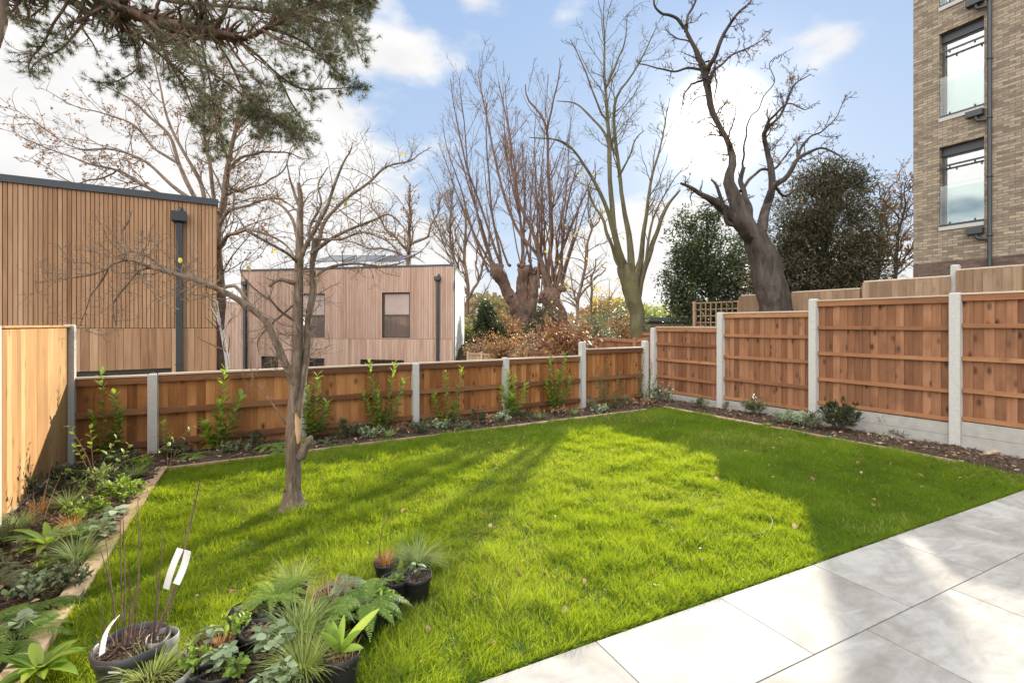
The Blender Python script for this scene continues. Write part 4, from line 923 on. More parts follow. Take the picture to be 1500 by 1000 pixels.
# --- mossy tree (centre right)
YM = 16.
mossy = [
 [(936, 515, 21), (935, 490, 20), (933, 460, 22), (928, 435, 24), (922, 408, 26), (915, 390, 22)],
 [(918, 400, 16), (908, 375, 12), (900, 340, 10), (897, 300, 9), (894, 260, 8), (893, 215, 8), (890, 180, 7), (888, 150, 6), (885, 110, 5), (886, 60, 4), (884, 20, 2.5), (890, -30, 1.5)],
 [(914, 396, 14), (905, 360, 10, -.3), (890, 310, 8, -.5), (873, 272, 7, -.7), (858, 245, 6, -.8), (840, 220, 5, -1), (822, 207, 4, -1.1), (800, 203, 3, -1.2), (775, 205, 2, -1.3)],
 [(925, 405, 14), (922, 350, 10, .3), (912, 300, 8, .5), (906, 250, 7, .6), (900, 180, 6, .8), (905, 140, 5, .9), (925, 110, 4, 1), (945, 75, 3, 1.1), (960, 40, 2, 1.2)],
 [(930, 410, 13), (940, 370, 9, -.2), (946, 330, 7.5, -.4), (950, 290, 6, -.5), (957, 250, 5, -.5), (967, 215, 3.5, -.6), (977, 157, 2, -.6)],
 [(934, 420, 12), (948, 385, 10, .2), (960, 345, 8, .3), (972, 315, 7, .4), (985, 292, 5, .5), (1000, 280, 3, .5)],
 [(912, 395, 9), (903, 380, 7, .1), (885, 325, 6, .3), (868, 298, 5, .4), (860, 275, 4.5, .4)],
 [(893, 215, 6), (880, 190, 5, .2), (860, 165, 4, .4), (840, 150, 3, .5), (815, 148, 1.8, .6)],
 [(890, 180, 5), (870, 140, 4, -.2), (855, 100, 3, -.4), (838, 60, 1.6, -.5)],
 [(887, 130, 5), (900, 100, 4, -.2), (915, 60, 3, -.3), (918, 20, 1.5, -.4)],
 [(905, 260, 5, .6), (920, 235, 4, .4), (930, 205, 3, .3), (945, 190, 1.5, .2)],
 [(936, 440, 8), (943, 400, 6, -.3), (951, 350, 5, -.5), (962, 310, 3.5, -.6), (990, 260, 2.2, -.7), (1010, 245, 1.2, -.7)],
]
tm, PLm, RDm, apm = bare_tree('mossy_tree', 'pollarded tree with a green mossy trunk left of the sun glow', 'tree', (*P(936, 515, YM)[:2], -.8), mossy, YM, 0, K_green, K_green, [
 dict(K=130, tr=(.35, 1), ang=(25, 60), ln=(.12, .34), npts=8, wig=.12, up=.06, rf=.45, rmin=.01, rmax=.03),
 dict(K=520, tr=(.15, 1), ang=(25, 60), ln=(.25, .55), lmax=.8, npts=5, wig=.16, up=.04, rf=.6, rmin=.006),
 dict(K=1300, tr=(.2, 1), ang=(30, 65), ln=(.3, .7), lmax=.32, npts=4, wig=.2, up=.03, rf=.8, rmin=.005)], 10, wobble=.012)
# --- crooked thin tree between pollard and mossy tree
YT = 17.5
crook = [
 [(846, 520, 7), (845, 480, 7), (843, 445, 7), (852, 420, 6), (860, 385, 5.5), (862, 355, 5), (868, 335, 4.5), (862, 310, 3.5), (862, 285, 3), (864, 265, 2)],
 [(846, 440, 5), (860, 418, 4), (880, 400, 3), (890, 388, 2)],
 [(867, 335, 4), (875, 325, 3), (882, 312, 2), (888, 300, 1.2)],
 [(866, 500, 5, .4), (866, 460, 5, .4), (868, 410, 4.5, .4), (872, 380, 2.5, .4)]]
bare_tree('crooked_tree', 'thin crooked tree with sparse branches just left of the mossy tree', 'tree', (*P(846, 520, YT)[:2], -.8), crook, YT, 0, K_tan, K_tan, [
 dict(K=60, tr=(.2, 1), ang=(30, 75), ln=(.15, .4), npts=7, wig=.15, up=.04, rf=.5, rmin=.009),
 dict(K=260, tr=(.15, 1), ang=(30, 65), ln=(.25, .6), lmax=.6, npts=5, wig=.2, up=.0, rf=.6, rmin=.006)], 8, wobble=.02, leaves=(140, .10, .07, L_yellow, 'leaves'))
# --- old oak behind the upper fence
YO = 10.3
oak = [
 [(1138, 470, 46), (1134, 445, 44), (1128, 415, 42), (1122, 385, 42), (1112, 360, 36), (1104, 345, 32)],
 [(1108, 352, 28), (1096, 335, 25), (1086, 312, 21), (1074, 285, 18), (1066, 262, 15), (1072, 235, 12), (1064, 205, 9), (1052, 185, 9), (1041, 160, 10), (1037, 130, 11), (1033, 105, 11), (1022, 80, 8), (1008, 56, 7), (1000, 38, 6)],
 [(1002, 42, 7), (990, 25, 6, -.1), (970, 22, 5, -.2), (960, 5, 4, -.3), (962, -20, 3, -.3)],
 [(1004, 46, 6), (1010, 20, 5, .2), (1022, -10, 4, .3), (1024, -40, 2, .3)],
 [(1034, 108, 9), (1044, 85, 8, -.2), (1055, 60, 7, -.3), (1068, 38, 6, -.4), (1082, 20, 5, -.5), (1098, 4, 4, -.6), (1106, -20, 2.4, -.6)],
 [(1033, 105, 6), (1012, 100, 5, .2), (985, 103, 4, .4), (955, 98, 3, .5), (930, 90, 2, .5)],
 [(1036, 118, 6), (1046, 105, 5, .2), (1070, 85, 4, .4), (1095, 72, 3, .5), (1120, 55, 2, .5), (1136, 38, 1.2, .5)],
 [(1034, 100, 5, 0), (1020, 70, 4, .3), (1006, 60, 3.5, .4), (990, 55, 3, .5), (972, 45, 2, .6)],
 [(1028, 118, 5), (1010, 125, 4, -.2), (1002, 140, 3, -.2), (998, 165, 1.5, -.2)],
 [(1045, 100, 4), (1050, 120, 3.6, -.2), (1047, 140, 2.5, -.2), (1046, 150, 1.5, -.2)],
 [(1104, 350, 22), (1088, 335, 18, -.2), (1068, 315, 15, -.4), (1052, 300, 13, -.6), (1036, 290, 10, -.8), (1018, 280, 8, -.9), (1003, 267, 5, -1)],
 [(1082, 330, 10, -.2), (1066, 325, 8, -.5), (1058, 300, 7, -.6), (1050, 275, 6, -.7), (1046, 262, 4, -.7)],
 [(1100, 345, 14), (1098, 310, 11, .2), (1090, 280, 9, .4), (1086, 258, 8, .5), (1088, 246, 7, .5)],
 [(1112, 352, 20), (1118, 325, 16, .2), (1122, 300, 14, .3), (1128, 280, 12, .4), (1129, 245, 10, .4), (1124, 220, 8, .4), (1119, 196, 7, .4), (1130, 183, 6, .4), (1142, 172, 5, .4), (1152, 150, 4.5, .4), (1163, 125, 3, .4), (1190, 112, 1.6, .4)],
 [(1122, 300, 11, .3), (1132, 275, 10, .1), (1150, 262, 9, 0), (1160, 245, 8, 0), (1168, 232, 7, 0), (1185, 222, 6, 0), (1205, 215, 4.5, 0), (1228, 228, 3.5, 0), (1242, 238, 2.5, 0), (1262, 230, 1.5, 0)],
 [(1168, 235, 6, 0), (1175, 215, 5, .2), (1188, 200, 4, .3), (1205, 192, 3, .4), (1225, 170, 2, .4), (1238, 145, 1.2, .4)],
 [(1119, 200, 6, .4), (1128, 178, 5, .2), (1142, 160, 4, .0), (1158, 150, 3, -.1), (1176, 160, 2.2, -.1), (1200, 150, 1.3, -.1)],
 [(1085, 280, 7, .4), (1100, 262, 6, .6), (1115, 250, 5.5, .8), (1135, 248, 5, .9), (1148, 235, 4, 1), (1160, 215, 3, 1), (1180, 196, 2, 1)],
 [(1093, 190, 3.4, .4), (1098, 172, 3, .4), (1112, 160, 2.6, .4), (1120, 140, 2.3, .4), (1134, 120, 2, .4), (1128, 92, 1.8, .4), (1150, 80, 1.2, .4)],
 [(1088, 250, 4.5, .5), (1090, 215, 4, .45), (1093, 188, 3.4, .4)],
 [(1128, 265, 7, .4), (1150, 285, 5, .6), (1168, 275, 4, .7), (1186, 262, 3, .8), (1210, 262, 2, .8)],
]
to, PLo, RDo, apo = bare_tree('old_oak', 'old crooked tree with a thick dark trunk rising behind the tall right fence', 'tree', (*P(1138, 470, YO)[:2], .6), oak, YO, 0, K_dark, K_dark, [
 dict(K=240, tr=(.4, 1), ang=(30, 80), ln=(.10, .32), lmax=.8, npts=8, wig=.24, up=.02, rf=.42, rmin=.007, rmax=.022),
 dict(K=1300, tr=(.15, 1), ang=(35, 80), ln=(.2, .55), lmax=.4, npts=5, wig=.3, up=.02, rf=.6, rmin=.0045),
 dict(K=1300, tr=(.3, 1), ang=(40, 80), ln=(.2, .6), lmax=.14, npts=3, wig=.3, up=.02, rf=.9, rmin=.0055)], 11, leaves=(420, .05, .035, L_brown, 'dead_leaves'), wobble=.018)
# --- spreading tree behind the left house
YS = 17.0
sy = [
 [(322, 560, 15), (320, 450, 14), (318, 380, 13), (318, 330, 12), (325, 290, 11), (333, 250, 9), (342, 210, 8), (350, 170, 6), (357, 140, 4), (360, 100, 2)],
 [(319, 360, 9), (300, 320, 8, .4), (280, 280, 8, .8), (262, 240, 7, 1), (245, 195, 6, 1.2), (215, 165, 5, 1.4), (180, 140, 3.5, 1.6), (140, 118, 2, 1.8)],
 [(318, 350, 9), (305, 300, 8, .2), (290, 260, 7, .3), (272, 225, 6, .4), (250, 180, 5, .5), (235, 130, 4, .5), (225, 80, 2, .5)],
 [(318, 345, 9), (312, 290, 7, .0), (305, 240, 6.5, -.1), (296, 190, 6, -.2), (300, 140, 4.5, -.3), (292, 90, 3, -.4), (280, 40, 1.5, -.5)],
 [(300, 315, 8, .4), (262, 292, 7, .2), (215, 272, 6, .0), (170, 250, 5, -.2), (130, 242, 4, -.4), (90, 225, 3, -.6), (40, 205, 2, -.8), (15, 190, 1, -.9)],
 [(290, 300, 8, .2), (240, 262, 6, .6), (205, 232, 5, .8), (170, 218, 4, 1), (120, 216, 3, 1.2), (80, 200, 2, 1.3), (25, 158, 1, 1.4)],
 [(262, 240, 6, 1), (225, 215, 5, 1.1), (190, 180, 4, 1.2), (150, 165, 3, 1.2), (100, 150, 2, 1.3), (60, 128, 1, 1.4)],
 [(330, 265, 7, 0), (345, 235, 6, .2), (372, 225, 5, .4), (400, 222, 4, .6), (430, 226, 2.5, .8), (455, 235, 1.5, .9)],
 [(320, 330, 7), (335, 310, 6, -.2), (360, 300, 5, -.4), (395, 290, 4, -.6), (425, 300, 3, -.7), (450, 320, 1.6, -.8)],
 [(319, 365, 8), (335, 345, 7, -.4), (360, 338, 6, -.8), (390, 345, 5, -1.1), (420, 360, 4, -1.3), (440, 385, 2.4, -1.4)],
 [(330, 270, 6), (350, 280, 5, .3), (385, 268, 4, .6), (415, 250, 3, .8), (430, 215, 1.8, .9)],
 [(335, 240, 6), (325, 200, 5, .3), (322, 160, 4, .5), (330, 110, 2.5, .6), (325, 60, 1.4, .7)],
 [(345, 195, 5), (370, 170, 4, .1), (390, 150, 3, .2), (415, 120, 1.6, .3)],
 [(170, 250, 4, -.2), (140, 262, 3.5, -.2), (100, 265, 2.5, -.3), (60, 240, 1.5, -.4), (30, 232, 1, -.4)],
]
tsy, _, _, _ = bare_tree('spreading_tree', 'wide spreading tree with a few red brown leaves behind the warm brown house', 'tree', (*P(322, 560, YS)[:2], -1.0), sy, YS, 0, K_tan, K_tan, [
 dict(K=210, tr=(.3, 1), ang=(25, 60), ln=(.15, .36), npts=8, wig=.14, up=.04, rf=.45, rmin=.011, rmax=.035),
 dict(K=900, tr=(.15, 1), ang=(25, 65), ln=(.25, .6), lmax=.95, npts=5, wig=.18, up=.02, rf=.6, rmin=.0065),
 dict(K=3400, tr=(.2, 1), ang=(30, 70), ln=(.3, .7), lmax=.42, npts=4, wig=.2, up=.0, rf=.8, rmin=.0045)], 9, leaves=(3600, .08, .055, L_autumn, 'leaves'), wobble=.025)
# --- slim trees between the grey house and the pollards
for (label, pts, Y, K_) in (
 ('slim bare tree with upright stems just right of the greyer timber house',
  [[(682, 520, 8), (682, 470, 8), (684, 430, 7), (680, 380, 6), (682, 330, 5), (680, 290, 3)], [(684, 440, 6), (700, 410, 5, .3), (712, 380, 4.5, .4), (716, 340, 3.5, .5), (712, 300, 2, .5)], [(683, 430, 5), (672, 400, 4, .3), (664, 360, 3, .5), (655, 310, 2, .6)], [(700, 410, 4, .3), (698, 370, 3, .1), (705, 320, 2, 0)], [(672, 400, 3, .3), (645, 355, 2.4, .3), (625, 330, 1.8, .3), (605, 318, 1, .3)]], 36, K_tan),
 ('tall thin bare tree rising behind the right end of the greyer house',
  [[(663, 420, 5), (662, 360, 4.5), (661, 300, 4), (662, 260, 2)], [(662, 380, 3), (648, 345, 2.4), (635, 320, 1.5), (630, 290, 1)], [(662, 360, 3), (672, 325, 2.2), (676, 290, 1.2)]], 30, K_tan)):
    bare_tree('slim_tree', label, 'tree', (*P(pts[0][0][0], 540, Y)[:2], -1.2), pts, Y, 0, K_, K_, [
     dict(K=70, tr=(.2, 1), ang=(20, 50), ln=(.2, .45), npts=7, wig=.1, up=.08, rf=.5, rmin=.012),
     dict(K=300, tr=(.15, 1), ang=(25, 60), ln=(.25, .6), lmax=1.0, npts=5, wig=.15, up=.05, rf=.6, rmin=.009),
     dict(K=600, tr=(.15, 1), ang=(25, 60), ln=(.3, .6), lmax=.5, npts=4, wig=.15, up=.03, rf=.7, rmin=.008)], 7, wobble=.03)
# thin bare tree behind the grey house roof, right part of the apple's crown in the picture
bare_tree('slim_tree', 'hazy bare tree showing above the roof of the greyer timber house', 'tree', (*P(600, 560, 34)[:2], -1.2),
 [[(600, 430, 9), (598, 390, 8), (600, 350, 7), (603, 310, 5), (600, 275, 2.5)], [(600, 370, 6), (575, 345, 5), (555, 320, 3.5), (540, 290, 2)], [(600, 360, 6), (625, 340, 4.5), (640, 310, 3), (650, 280, 1.5)], [(598, 380, 5), (560, 365, 4), (520, 358, 2.5), (490, 350, 1.5)]], 34, 0, K_tan, K_tan,
 [dict(K=80, tr=(.2, 1), ang=(25, 60), ln=(.2, .45), npts=7, wig=.12, up=.05, rf=.5, rmin=.016), dict(K=500, tr=(.1, 1), ang=(25, 60), ln=(.25, .6), lmax=1.4, npts=5, wig=.15, up=.03, rf=.6, rmin=.012)], 6, leaves=(500, .13, .09, L_brown, 'leaves'), wobble=.03)
# pale birch stem between the two houses
tbi = thing('birch', 'slim pale leaning stem in the gap between the two timber houses', 'tree', (*P(334, 560, 11)[:2], -.7))
PL, RD = limbs_from([[(336, 560, 7), (333, 530, 7), (326, 490, 7), (320, 465, 6), (317, 440, 5)], [(326, 490, 3), (335, 470, 2.5), (345, 452, 1.5)], [(322, 470, 3), (312, 455, 2), (308, 440, 1)]], 11)
mb = MB(); tubes(mb, PL, RD, 8); mb.build('trunk', bark('birch_bark', (.2, .18, .16), (.5, .46, .42), (.62, .58, .54), 12, .006), tbi)
c1, r1 = spawn(PL, RD, 30, (.3, 1), (30, 70), (.2, .5), npts=5, wig=.15, rmin=.004); mb = MB(); tubes(mb, c1, r1, 3); mb.build('branches', K_twig, tbi)
# --- autumn trees on the right beside the flats
for (label, x0, Y, top, n_, lf, sd) in (('slim reddish bare tree nearest the brick block of flats', 1322, 21, 262, 4, 700, 1), ('slim tree with a few orange leaves between the dark conifer and the flats', 1295, 22, 285, 4, 900, 2)):
    pts = [[(x0 - 14, 440, 8), (x0 - 10, 390, 7), (x0 - 4, 340, 5), (x0, 300, 3.5), (x0 + 3, top, 1.5)]]
    for k in range(7):
        y0 = 400 - k * 16; sgn = (-1) ** k; pts.append([(x0 - 11 + k * 1.5, y0, 4, 0), (x0 - 10 + sgn * 14, y0 - 22, 3, sgn * .5), (x0 - 8 + sgn * 28, y0 - 46, 2, sgn * .9), (x0 - 5 + sgn * 33, y0 - 66, 1, sgn * 1.1)])
    bare_tree('slim_tree', label, 'tree', (*P(x0 - 14, 450, Y)[:2], 1), pts, Y, 0, K_dark, K_dark, [
     dict(K=80, tr=(.2, 1), ang=(25, 60), ln=(.2, .45), npts=6, wig=.15, up=.05, rf=.5, rmin=.01),
     dict(K=400, tr=(.15, 1), ang=(25, 60), ln=(.3, .6), lmax=.9, npts=5, wig=.2, up=.02, rf=.6, rmin=.007),
     dict(K=700, tr=(.15, 1), ang=(25, 60), ln=(.3, .6), lmax=.5, npts=4, wig=.2, up=.0, rf=.6, rmin=.006)], 7, leaves=(lf, .10, .07, L_autumn, 'leaves'), wobble=.03)

# ------------------------------------------------------------------ evergreen masses
def crown(name, label, cat, base, blobs, cnt, L, Wd, mat, barkm, trunk_r, hair=.25, sub=60, subr=.22, down=-.2, twigs=True, elong=1., curl=.5, group=None, pn='foliage'):
    """blobs: ellipsoids (centre, radii). Leaves gather in small clusters on branch ends inside them"""
    t = thing(name, label, cat, base, group); base = V3(*base)
    vol = np.array([np.prod(r) for _, r in blobs]) ** .67; n_cl = sub
    bi = rng.choice(len(blobs), n_cl, p=vol / vol.sum()); C = np.array([b[0] for b in blobs])[bi]; Rr = np.array([b[1] for b in blobs], float)[bi]
    u = units(rng.normal(size=(n_cl, 3))); rad = rng.uniform(.35, 1.0, (n_cl, 1)) ** .6 * rng.choice([1, 1, 1, 1.22], (n_cl, 1)); cc = C + u * Rr * rad
    size = subr * rng.uniform(.5, 1.3, n_cl)
    outd = units(u * V3(1, 1, .7) + V3(0, 0, .1))
    k = rng.integers(0, n_cl, cnt); off = rng.normal(size=(cnt, 3)) * (size[k] * .5)[:, None]
    if elong != 1: off += outd[k] * (rng.uniform(-1, 1, cnt) * size[k] * elong)[:, None]
    p = cc[k] + off; d = outd[k] + rng.normal(0, .7, (cnt, 3)) + V3(0, 0, down)
    mb = MB(); tone = rng.random(n_cl); rnd = np.clip(tone[k] * .6 + rng.random(cnt) * .4, 0, 1)
    leafset(mb, p, d, V3(0, 0, 1) + rng.normal(0, .6, (cnt, 3)), L * rng.uniform(.6, 1.3, cnt), Wd * rng.uniform(.6, 1.3, cnt), rng.uniform(0, curl, cnt), 2, [.5, 1, .15], rnd=rnd)
    mb.build(pn, mat, t)
    mb = MB(); Cm = np.mean([b[0] for b in blobs], 0); top = max(b[0][2] + b[1][2] for b in blobs)
    tr = resample([base, base * .5 + V3(*Cm) * .5, Cm, V3(Cm[0], Cm[1], top * .9 + Cm[2] * .1)], 10); tubes(mb, tr, np.linspace(trunk_r, trunk_r * .15, 10), 8); mb.build('trunk', barkm, t)
    sel = rng.choice(n_cl, min(n_cl, 140), replace=False); PLb = []
    for i in sel:
        zt = np.clip((cc[i, 2] - base[2]) / max(.1, top - base[2]) - .12, .05, .95); s = tr[int(zt * 9)]; mid = (s + cc[i]) / 2 + rng.normal(0, .05, 3) * np.linalg.norm(cc[i] - s); PLb.append(resample([s, mid, cc[i]], 6))
    PLb = np.array(PLb); mb = MB(); tubes(mb, PLb, np.broadcast_to(np.linspace(trunk_r * .22, trunk_r * .04, 6), (len(PLb), 6)), 4)
    mb.build('branches', barkm, t); return t
def blob(px, py, Y, rx, ry, rd=None):
    """ellipsoid from its apparent centre and half sizes in pixels"""
    return (P(px, py, Y), (rx * Y / F, (rd or rx) * Y / F, ry * Y / F))
YH = 32.
crown('holly_tree', 'bushy dark evergreen tree with a loose outline left of the old crooked trunk', 'tree', (*P(1050, 480, YH)[:2], .3),
 [blob(1030, 430, YH, 55, 55), blob(1075, 420, YH, 45, 50), blob(1020, 385, YH, 40, 42), blob(1060, 370, YH, 35, 30), blob(1010, 350, YH, 24, 28), blob(1030, 325, YH, 18, 18), blob(1000, 450, YH, 28, 30), blob(1100, 390, YH, 26, 55), blob(1085, 440, YH, 30, 30), blob(1000, 320, YH, 10, 14), blob(1045, 315, YH, 10, 20), blob(975, 420, YH, 12, 20)], 26000, .19, .10, L_ever, K_dark, .26, sub=420, subr=.7)
YK = 17.5
crown('conifer', 'large dark brown green conifer mass behind the old crooked trunk', 'tree', (*P(1215, 470, YK)[:2], .6),
 [blob(1205, 390, YK, 72, 50), blob(1215, 340, YK, 60, 50), blob(1190, 300, YK, 42, 45), blob(1235, 290, YK, 34, 42), blob(1212, 262, YK, 26, 24), blob(1262, 380, YK, 30, 40), blob(1150, 400, YK, 40, 45), blob(1250, 268, YK, 18, 18), blob(1160, 340, YK, 28, 40), blob(1145, 420, YK, 30, 30), blob(1240, 425, YK, 40, 25), blob(1120, 400, YK, 22, 45), blob(1178, 262, YK, 12, 20), blob(1215, 245, YK, 10, 18), blob(1255, 262, YK, 14, 16), blob(1280, 350, YK, 12, 25)], 46000, .17, .032, L_conif, K_dark, .22, sub=800, subr=.42, down=.1, elong=.9, curl=.8)
YQ = 26.
crown('conifer', 'small dark green cone shaped conifer right of the greyer timber house', 'tree', (*P(716, 540, YQ)[:2], -.9),
 [blob(716, 505, YQ, 27, 22), blob(716, 485, YQ, 22, 24), blob(714, 465, YQ, 15, 20), blob(712, 452, YQ, 8, 10)], 7000, .16, .06, L_ever, K_dark, .1, sub=200, subr=.3)
crown('hedge', 'yellow green hedge pressed against the end of the greyer timber house', 'hedge', (*P(686, 540, 27.5)[:2], -.9),
 [blob(687, 505, 27.5, 9, 24), blob(685, 485, 27.5, 7, 18), blob(690, 520, 27.5, 8, 15)], 3500, .09, .05, L_hedge, K_twig, .04, sub=110, subr=.18)
for (lab, px, py, Y, rx, ry, mat, cnt, L_, W_) in (
 ('russet brown shrub between the small conifer and the forked pollard', 745, 488, 27, 20, 30, L_brown, 2200, .13, .08),
 ('grey brown shrub filling the gap between the two pollards', 795, 478, 26, 26, 38, L_conif, 3600, .13, .06),
 ('tawny shrub with pale leaves under the leaning pollard', 880, 470, 24, 34, 34, L_brown, 2600, .12, .07),
 ('rounded olive green shrub behind the mossy tree trunk', 905, 465, 22, 38, 22, L_grey, 3600, .10, .04),
 ('small yellow leaved tree left of the mossy tree', 893, 432, 26, 30, 26, L_yellow, 420, .12, .09),
 ('copper leaved shrub with yellow sprays just behind the low back fence', 832, 492, 13.2, 34, 26, L_autumn, 1100, .11, .065),
 ('low brown bramble tangle filling the gap left of the forked pollard', 735, 505, 17.5, 26, 18, L_brown, 1500, .07, .045),
 ('twiggy grey brown shrub right behind the low fence between the pollards', 790, 500, 16.5, 30, 22, L_dead, 1600, .06, .04),
 ('mixed olive shrub behind the low fence right of the copper leaved one', 872, 488, 15.5, 28, 24, L_grey, 1800, .07, .03),
 ('russet thicket behind the low fence near the mossy trunk', 910, 485, 18.5, 26, 22, L_brown, 1600, .08, .05),
 ('pale brown scrub at the far end of the greyer timber house', 705, 512, 21, 20, 16, L_dead, 900, .09, .05),
 ('olive hedge on the skyline behind the corner of the fences', 975, 462, 50, 60, 14, L_hedge, 4200, .3, .16)):
    crown('shrub' if 'tree left' not in lab else 'small_tree', lab, 'shrub' if 'tree left' not in lab else 'tree', (*P(px, py + ry, Y)[:2], -.7), [blob(px, py, Y, rx, ry), blob(px - rx * .4, py + ry * .3, Y, rx * .7, ry * .7), blob(px + rx * .35, py + ry * .35, Y, rx * .75, ry * .7)], cnt, L_, W_, mat, K_twig, .07, sub=max(40, cnt // 22), subr=.3 if Y < 40 else .8)
# far woodland on the horizon
mb = MB(); n = 26000; ang = rng.uniform(-1.05, 1.05, n); dist = rng.uniform(55, 95, n); hgt = (3.0 + 5.5 * vnoise(ang * 16 + 50, ang * 0 + 3)) * (dist / 75)
p = np.c_[np.sin(ang) * dist, np.cos(ang) * dist, rng.random(n) ** .8 * hgt * .9 - 1]
leafset(mb, p, rng.normal(size=(n, 3)), rng.normal(size=(n, 3)), rng.uniform(.35, 1.1, n), rng.uniform(.25, .7, n), 0, 1, [1, .6], rnd=np.clip(vnoise(ang * 40, dist * .1) * .8 + rng.random(n) * .3, 0, 1))
tag(mb.build('distant_woodland', leafmat('woodland_leaves', [(0, (.07, .06, .035)), (.4, (.12, .12, .05)), (.7, (.18, .12, .07)), (1, (.28, .2, .08))], .25), None, (0, 0, 0)), kind='stuff')

# ------------------------------------------------------------------ pine reaching over from the left
YP = 6.6
pine_l = [
 [(-330, 60, 46, .6), (-200, 20, 40, .4), (-100, -40, 34, .2), (0, -70, 28, 0), (90, -40, 24, 0), (150, -8, 20, 0), (180, 14, 18, 0), (215, 30, 17, 0), (260, 36, 16, 0), (300, 42, 14, 0), (340, 54, 11, 0), (370, 55, 9, 0), (395, 42, 7, 0), (430, 20, 5, 0), (470, 0, 3, 0)],
 [(-20, -60, 20, .3), (60, -30, 16, .3), (110, 5, 12, .3), (140, 22, 10, .3), (180, 40, 8, .4), (210, 60, 7, .5), (250, 95, 5.5, .5), (290, 130, 4, .5), (330, 165, 2.5, .5)],
 [(90, -30, 12, -.4), (95, 5, 6, -.4), (75, 40, 5, -.4), (62, 68, 4, -.4), (48, 84, 3.5, -.4), (40, 100, 2.5, -.4)],
 [(130, 28, 7, .3), (105, 55, 5, .1), (88, 72, 4, 0), (62, 85, 3.5, 0), (45, 100, 2.5, 0), (42, 112, 1.5, 0)],
 [(75, -40, 8, .6), (70, 0, 5, .6), (52, 20, 4, .6), (35, 32, 3, .6), (28, 26, 1.5, .6)],
 [(292, 40, 7, 0), (296, 65, 5, 0), (304, 100, 4.5, 0), (310, 140, 4, 0), (316, 180, 3.4, 0), (318, 210, 2.5, 0), (320, 230, 1.5, 0)],
 [(205, 45, 5, .4), (202, 75, 4, .3), (198, 100, 3.4, .2), (170, 118, 2.6, .2), (140, 120, 2, .2)],
 [(220, 33, 8, -.3), (250, 60, 7, -.3), (285, 90, 6, -.3), (330, 120, 5, -.3), (370, 150, 4, -.3), (405, 175, 3, -.3), (440, 200, 2, -.3)],
 [(330, 50, 7, .3), (370, 75, 6, .3), (410, 110, 5, .3), (445, 130, 4, .3), (490, 130, 3, .3), (525, 125, 1.6, .3)],
 [(385, 45, 6, -.2), (410, 60, 5, -.2), (450, 75, 4, -.2), (490, 85, 3, -.2), (508, 78, 1.6, -.2)],
 [(120, -40, 14, .8), (200, -10, 10, .8), (270, 5, 8, .8), (350, 10, 7, .8), (420, 22, 5, .8), (480, 35, 3, .8), (520, 20, 1.6, .8)],
 [(250, -60, 10, .2), (330, -30, 8, .2), (410, -10, 6, .2), (480, 5, 4, .2), (530, -5, 2, .2)],
 [(250, 95, 5, .5), (270, 130, 4, .6), (285, 165, 3.4, .7), (300, 200, 2.6, .7), (312, 240, 1.6, .7)],
 [(330, 55, 6, .1), (350, 90, 5, .0), (385, 130, 4, -.1), (400, 170, 3, -.2), (425, 190, 2, -.2), (455, 205, 1.3, -.2)],
 [(395, 42, 6, 0), (440, 60, 5, .2), (480, 95, 4, .4), (505, 118, 2, .5)],
 [(405, 110, 5, .5), (425, 150, 4, .6), (445, 185, 3, .7), (458, 208, 2, .7)],
 [(430, 20, 5, 0), (475, 30, 4, -.2), (515, 50, 3, -.3), (528, 90, 1.6, -.3)],
 [(470, 0, 5, .3), (505, 15, 4, .3), (535, 8, 3, .3), (548, -5, 2, .3)],
 [(300, 42, 6, .5), (330, 80, 5, .8), (350, 120, 4, 1), (372, 160, 3, 1.1), (385, 200, 2, 1.1)],
]
tp = thing('pine_tree', 'long needled pine boughs hanging into the upper left of the picture', 'tree', (*P(-430, 700, 7.6)[:2], 0.0))
PL, RD = limbs_from(pine_l, YP, 16); PL = wob(PL, .012)
mb = MB(); tubes(mb, PL, RD, 12, rough=.15)
pb = P(-430, 700, 7.6); pb[2] = -.1; tubes(mb, resample([pb, P(-420, 400, 7.6), P(-400, 150, 7.5), P(-360, 40, 7.2), P(-330, -200, 7.2), P(-300, -600, 7.2)], 14), np.linspace(.26, .12, 14), 12)
mb.build('trunk', K_pine, tp)
mb = MB()
c1, r1 = spawn(PL, RD, 430, (.36, 1), (25, 70), (.10, .28), lmax=.9, npts=8, wig=.2, up=-.02, rf=.45, rmin=.004); tubes(mb, c1, r1, 4)
c2, r2 = spawn(np.concatenate([c1, PL[:, np.linspace(8, 15, 8).astype(int)]]), np.concatenate([r1, RD[:, 8:]]), 3700, (.2, 1), (25, 75), (.3, .8), lmax=.36, npts=6, wig=.22, up=.02, rf=.6, rmin=.003); tubes(mb, c2, r2, 3)
mb.build('branches', K_pine, tp)
# needles: brushes along the last third of every twig
tips = np.concatenate([c2, c1[:, [0, 2, 4, 5, 6, 7]]]); px_ = tips[:, -1]; u_ = px_[:, 0] / px_[:, 1] * F + 750; v_ = HZ - (px_[:, 2] - EYE) / px_[:, 1] * F
keep = (u_ > -60) & (v_ > -120) & (v_ < 235) & (v_ < 60 + .62 * np.maximum(u_, 0) + 60 * rng.random(len(u_))); tips = tips[keep]
PN = 38; k = np.repeat(np.arange(len(tips)), PN); s = rng.uniform(.55, 1, len(k)) ** .7; idx = s * 4.999; i = np.minimum(idx.astype(int), 4); f = (idx - i)[:, None]
bp = tips[k, i] * (1 - f) + tips[k, i + 1] * f; tg = units(tips[k, i + 1] - tips[k, i]); rv = units(rng.normal(size=(len(k), 3)))
dd = units(tg * .75 + rv * .8 + V3(0, 0, .12)); tone = rng.random(len(tips))
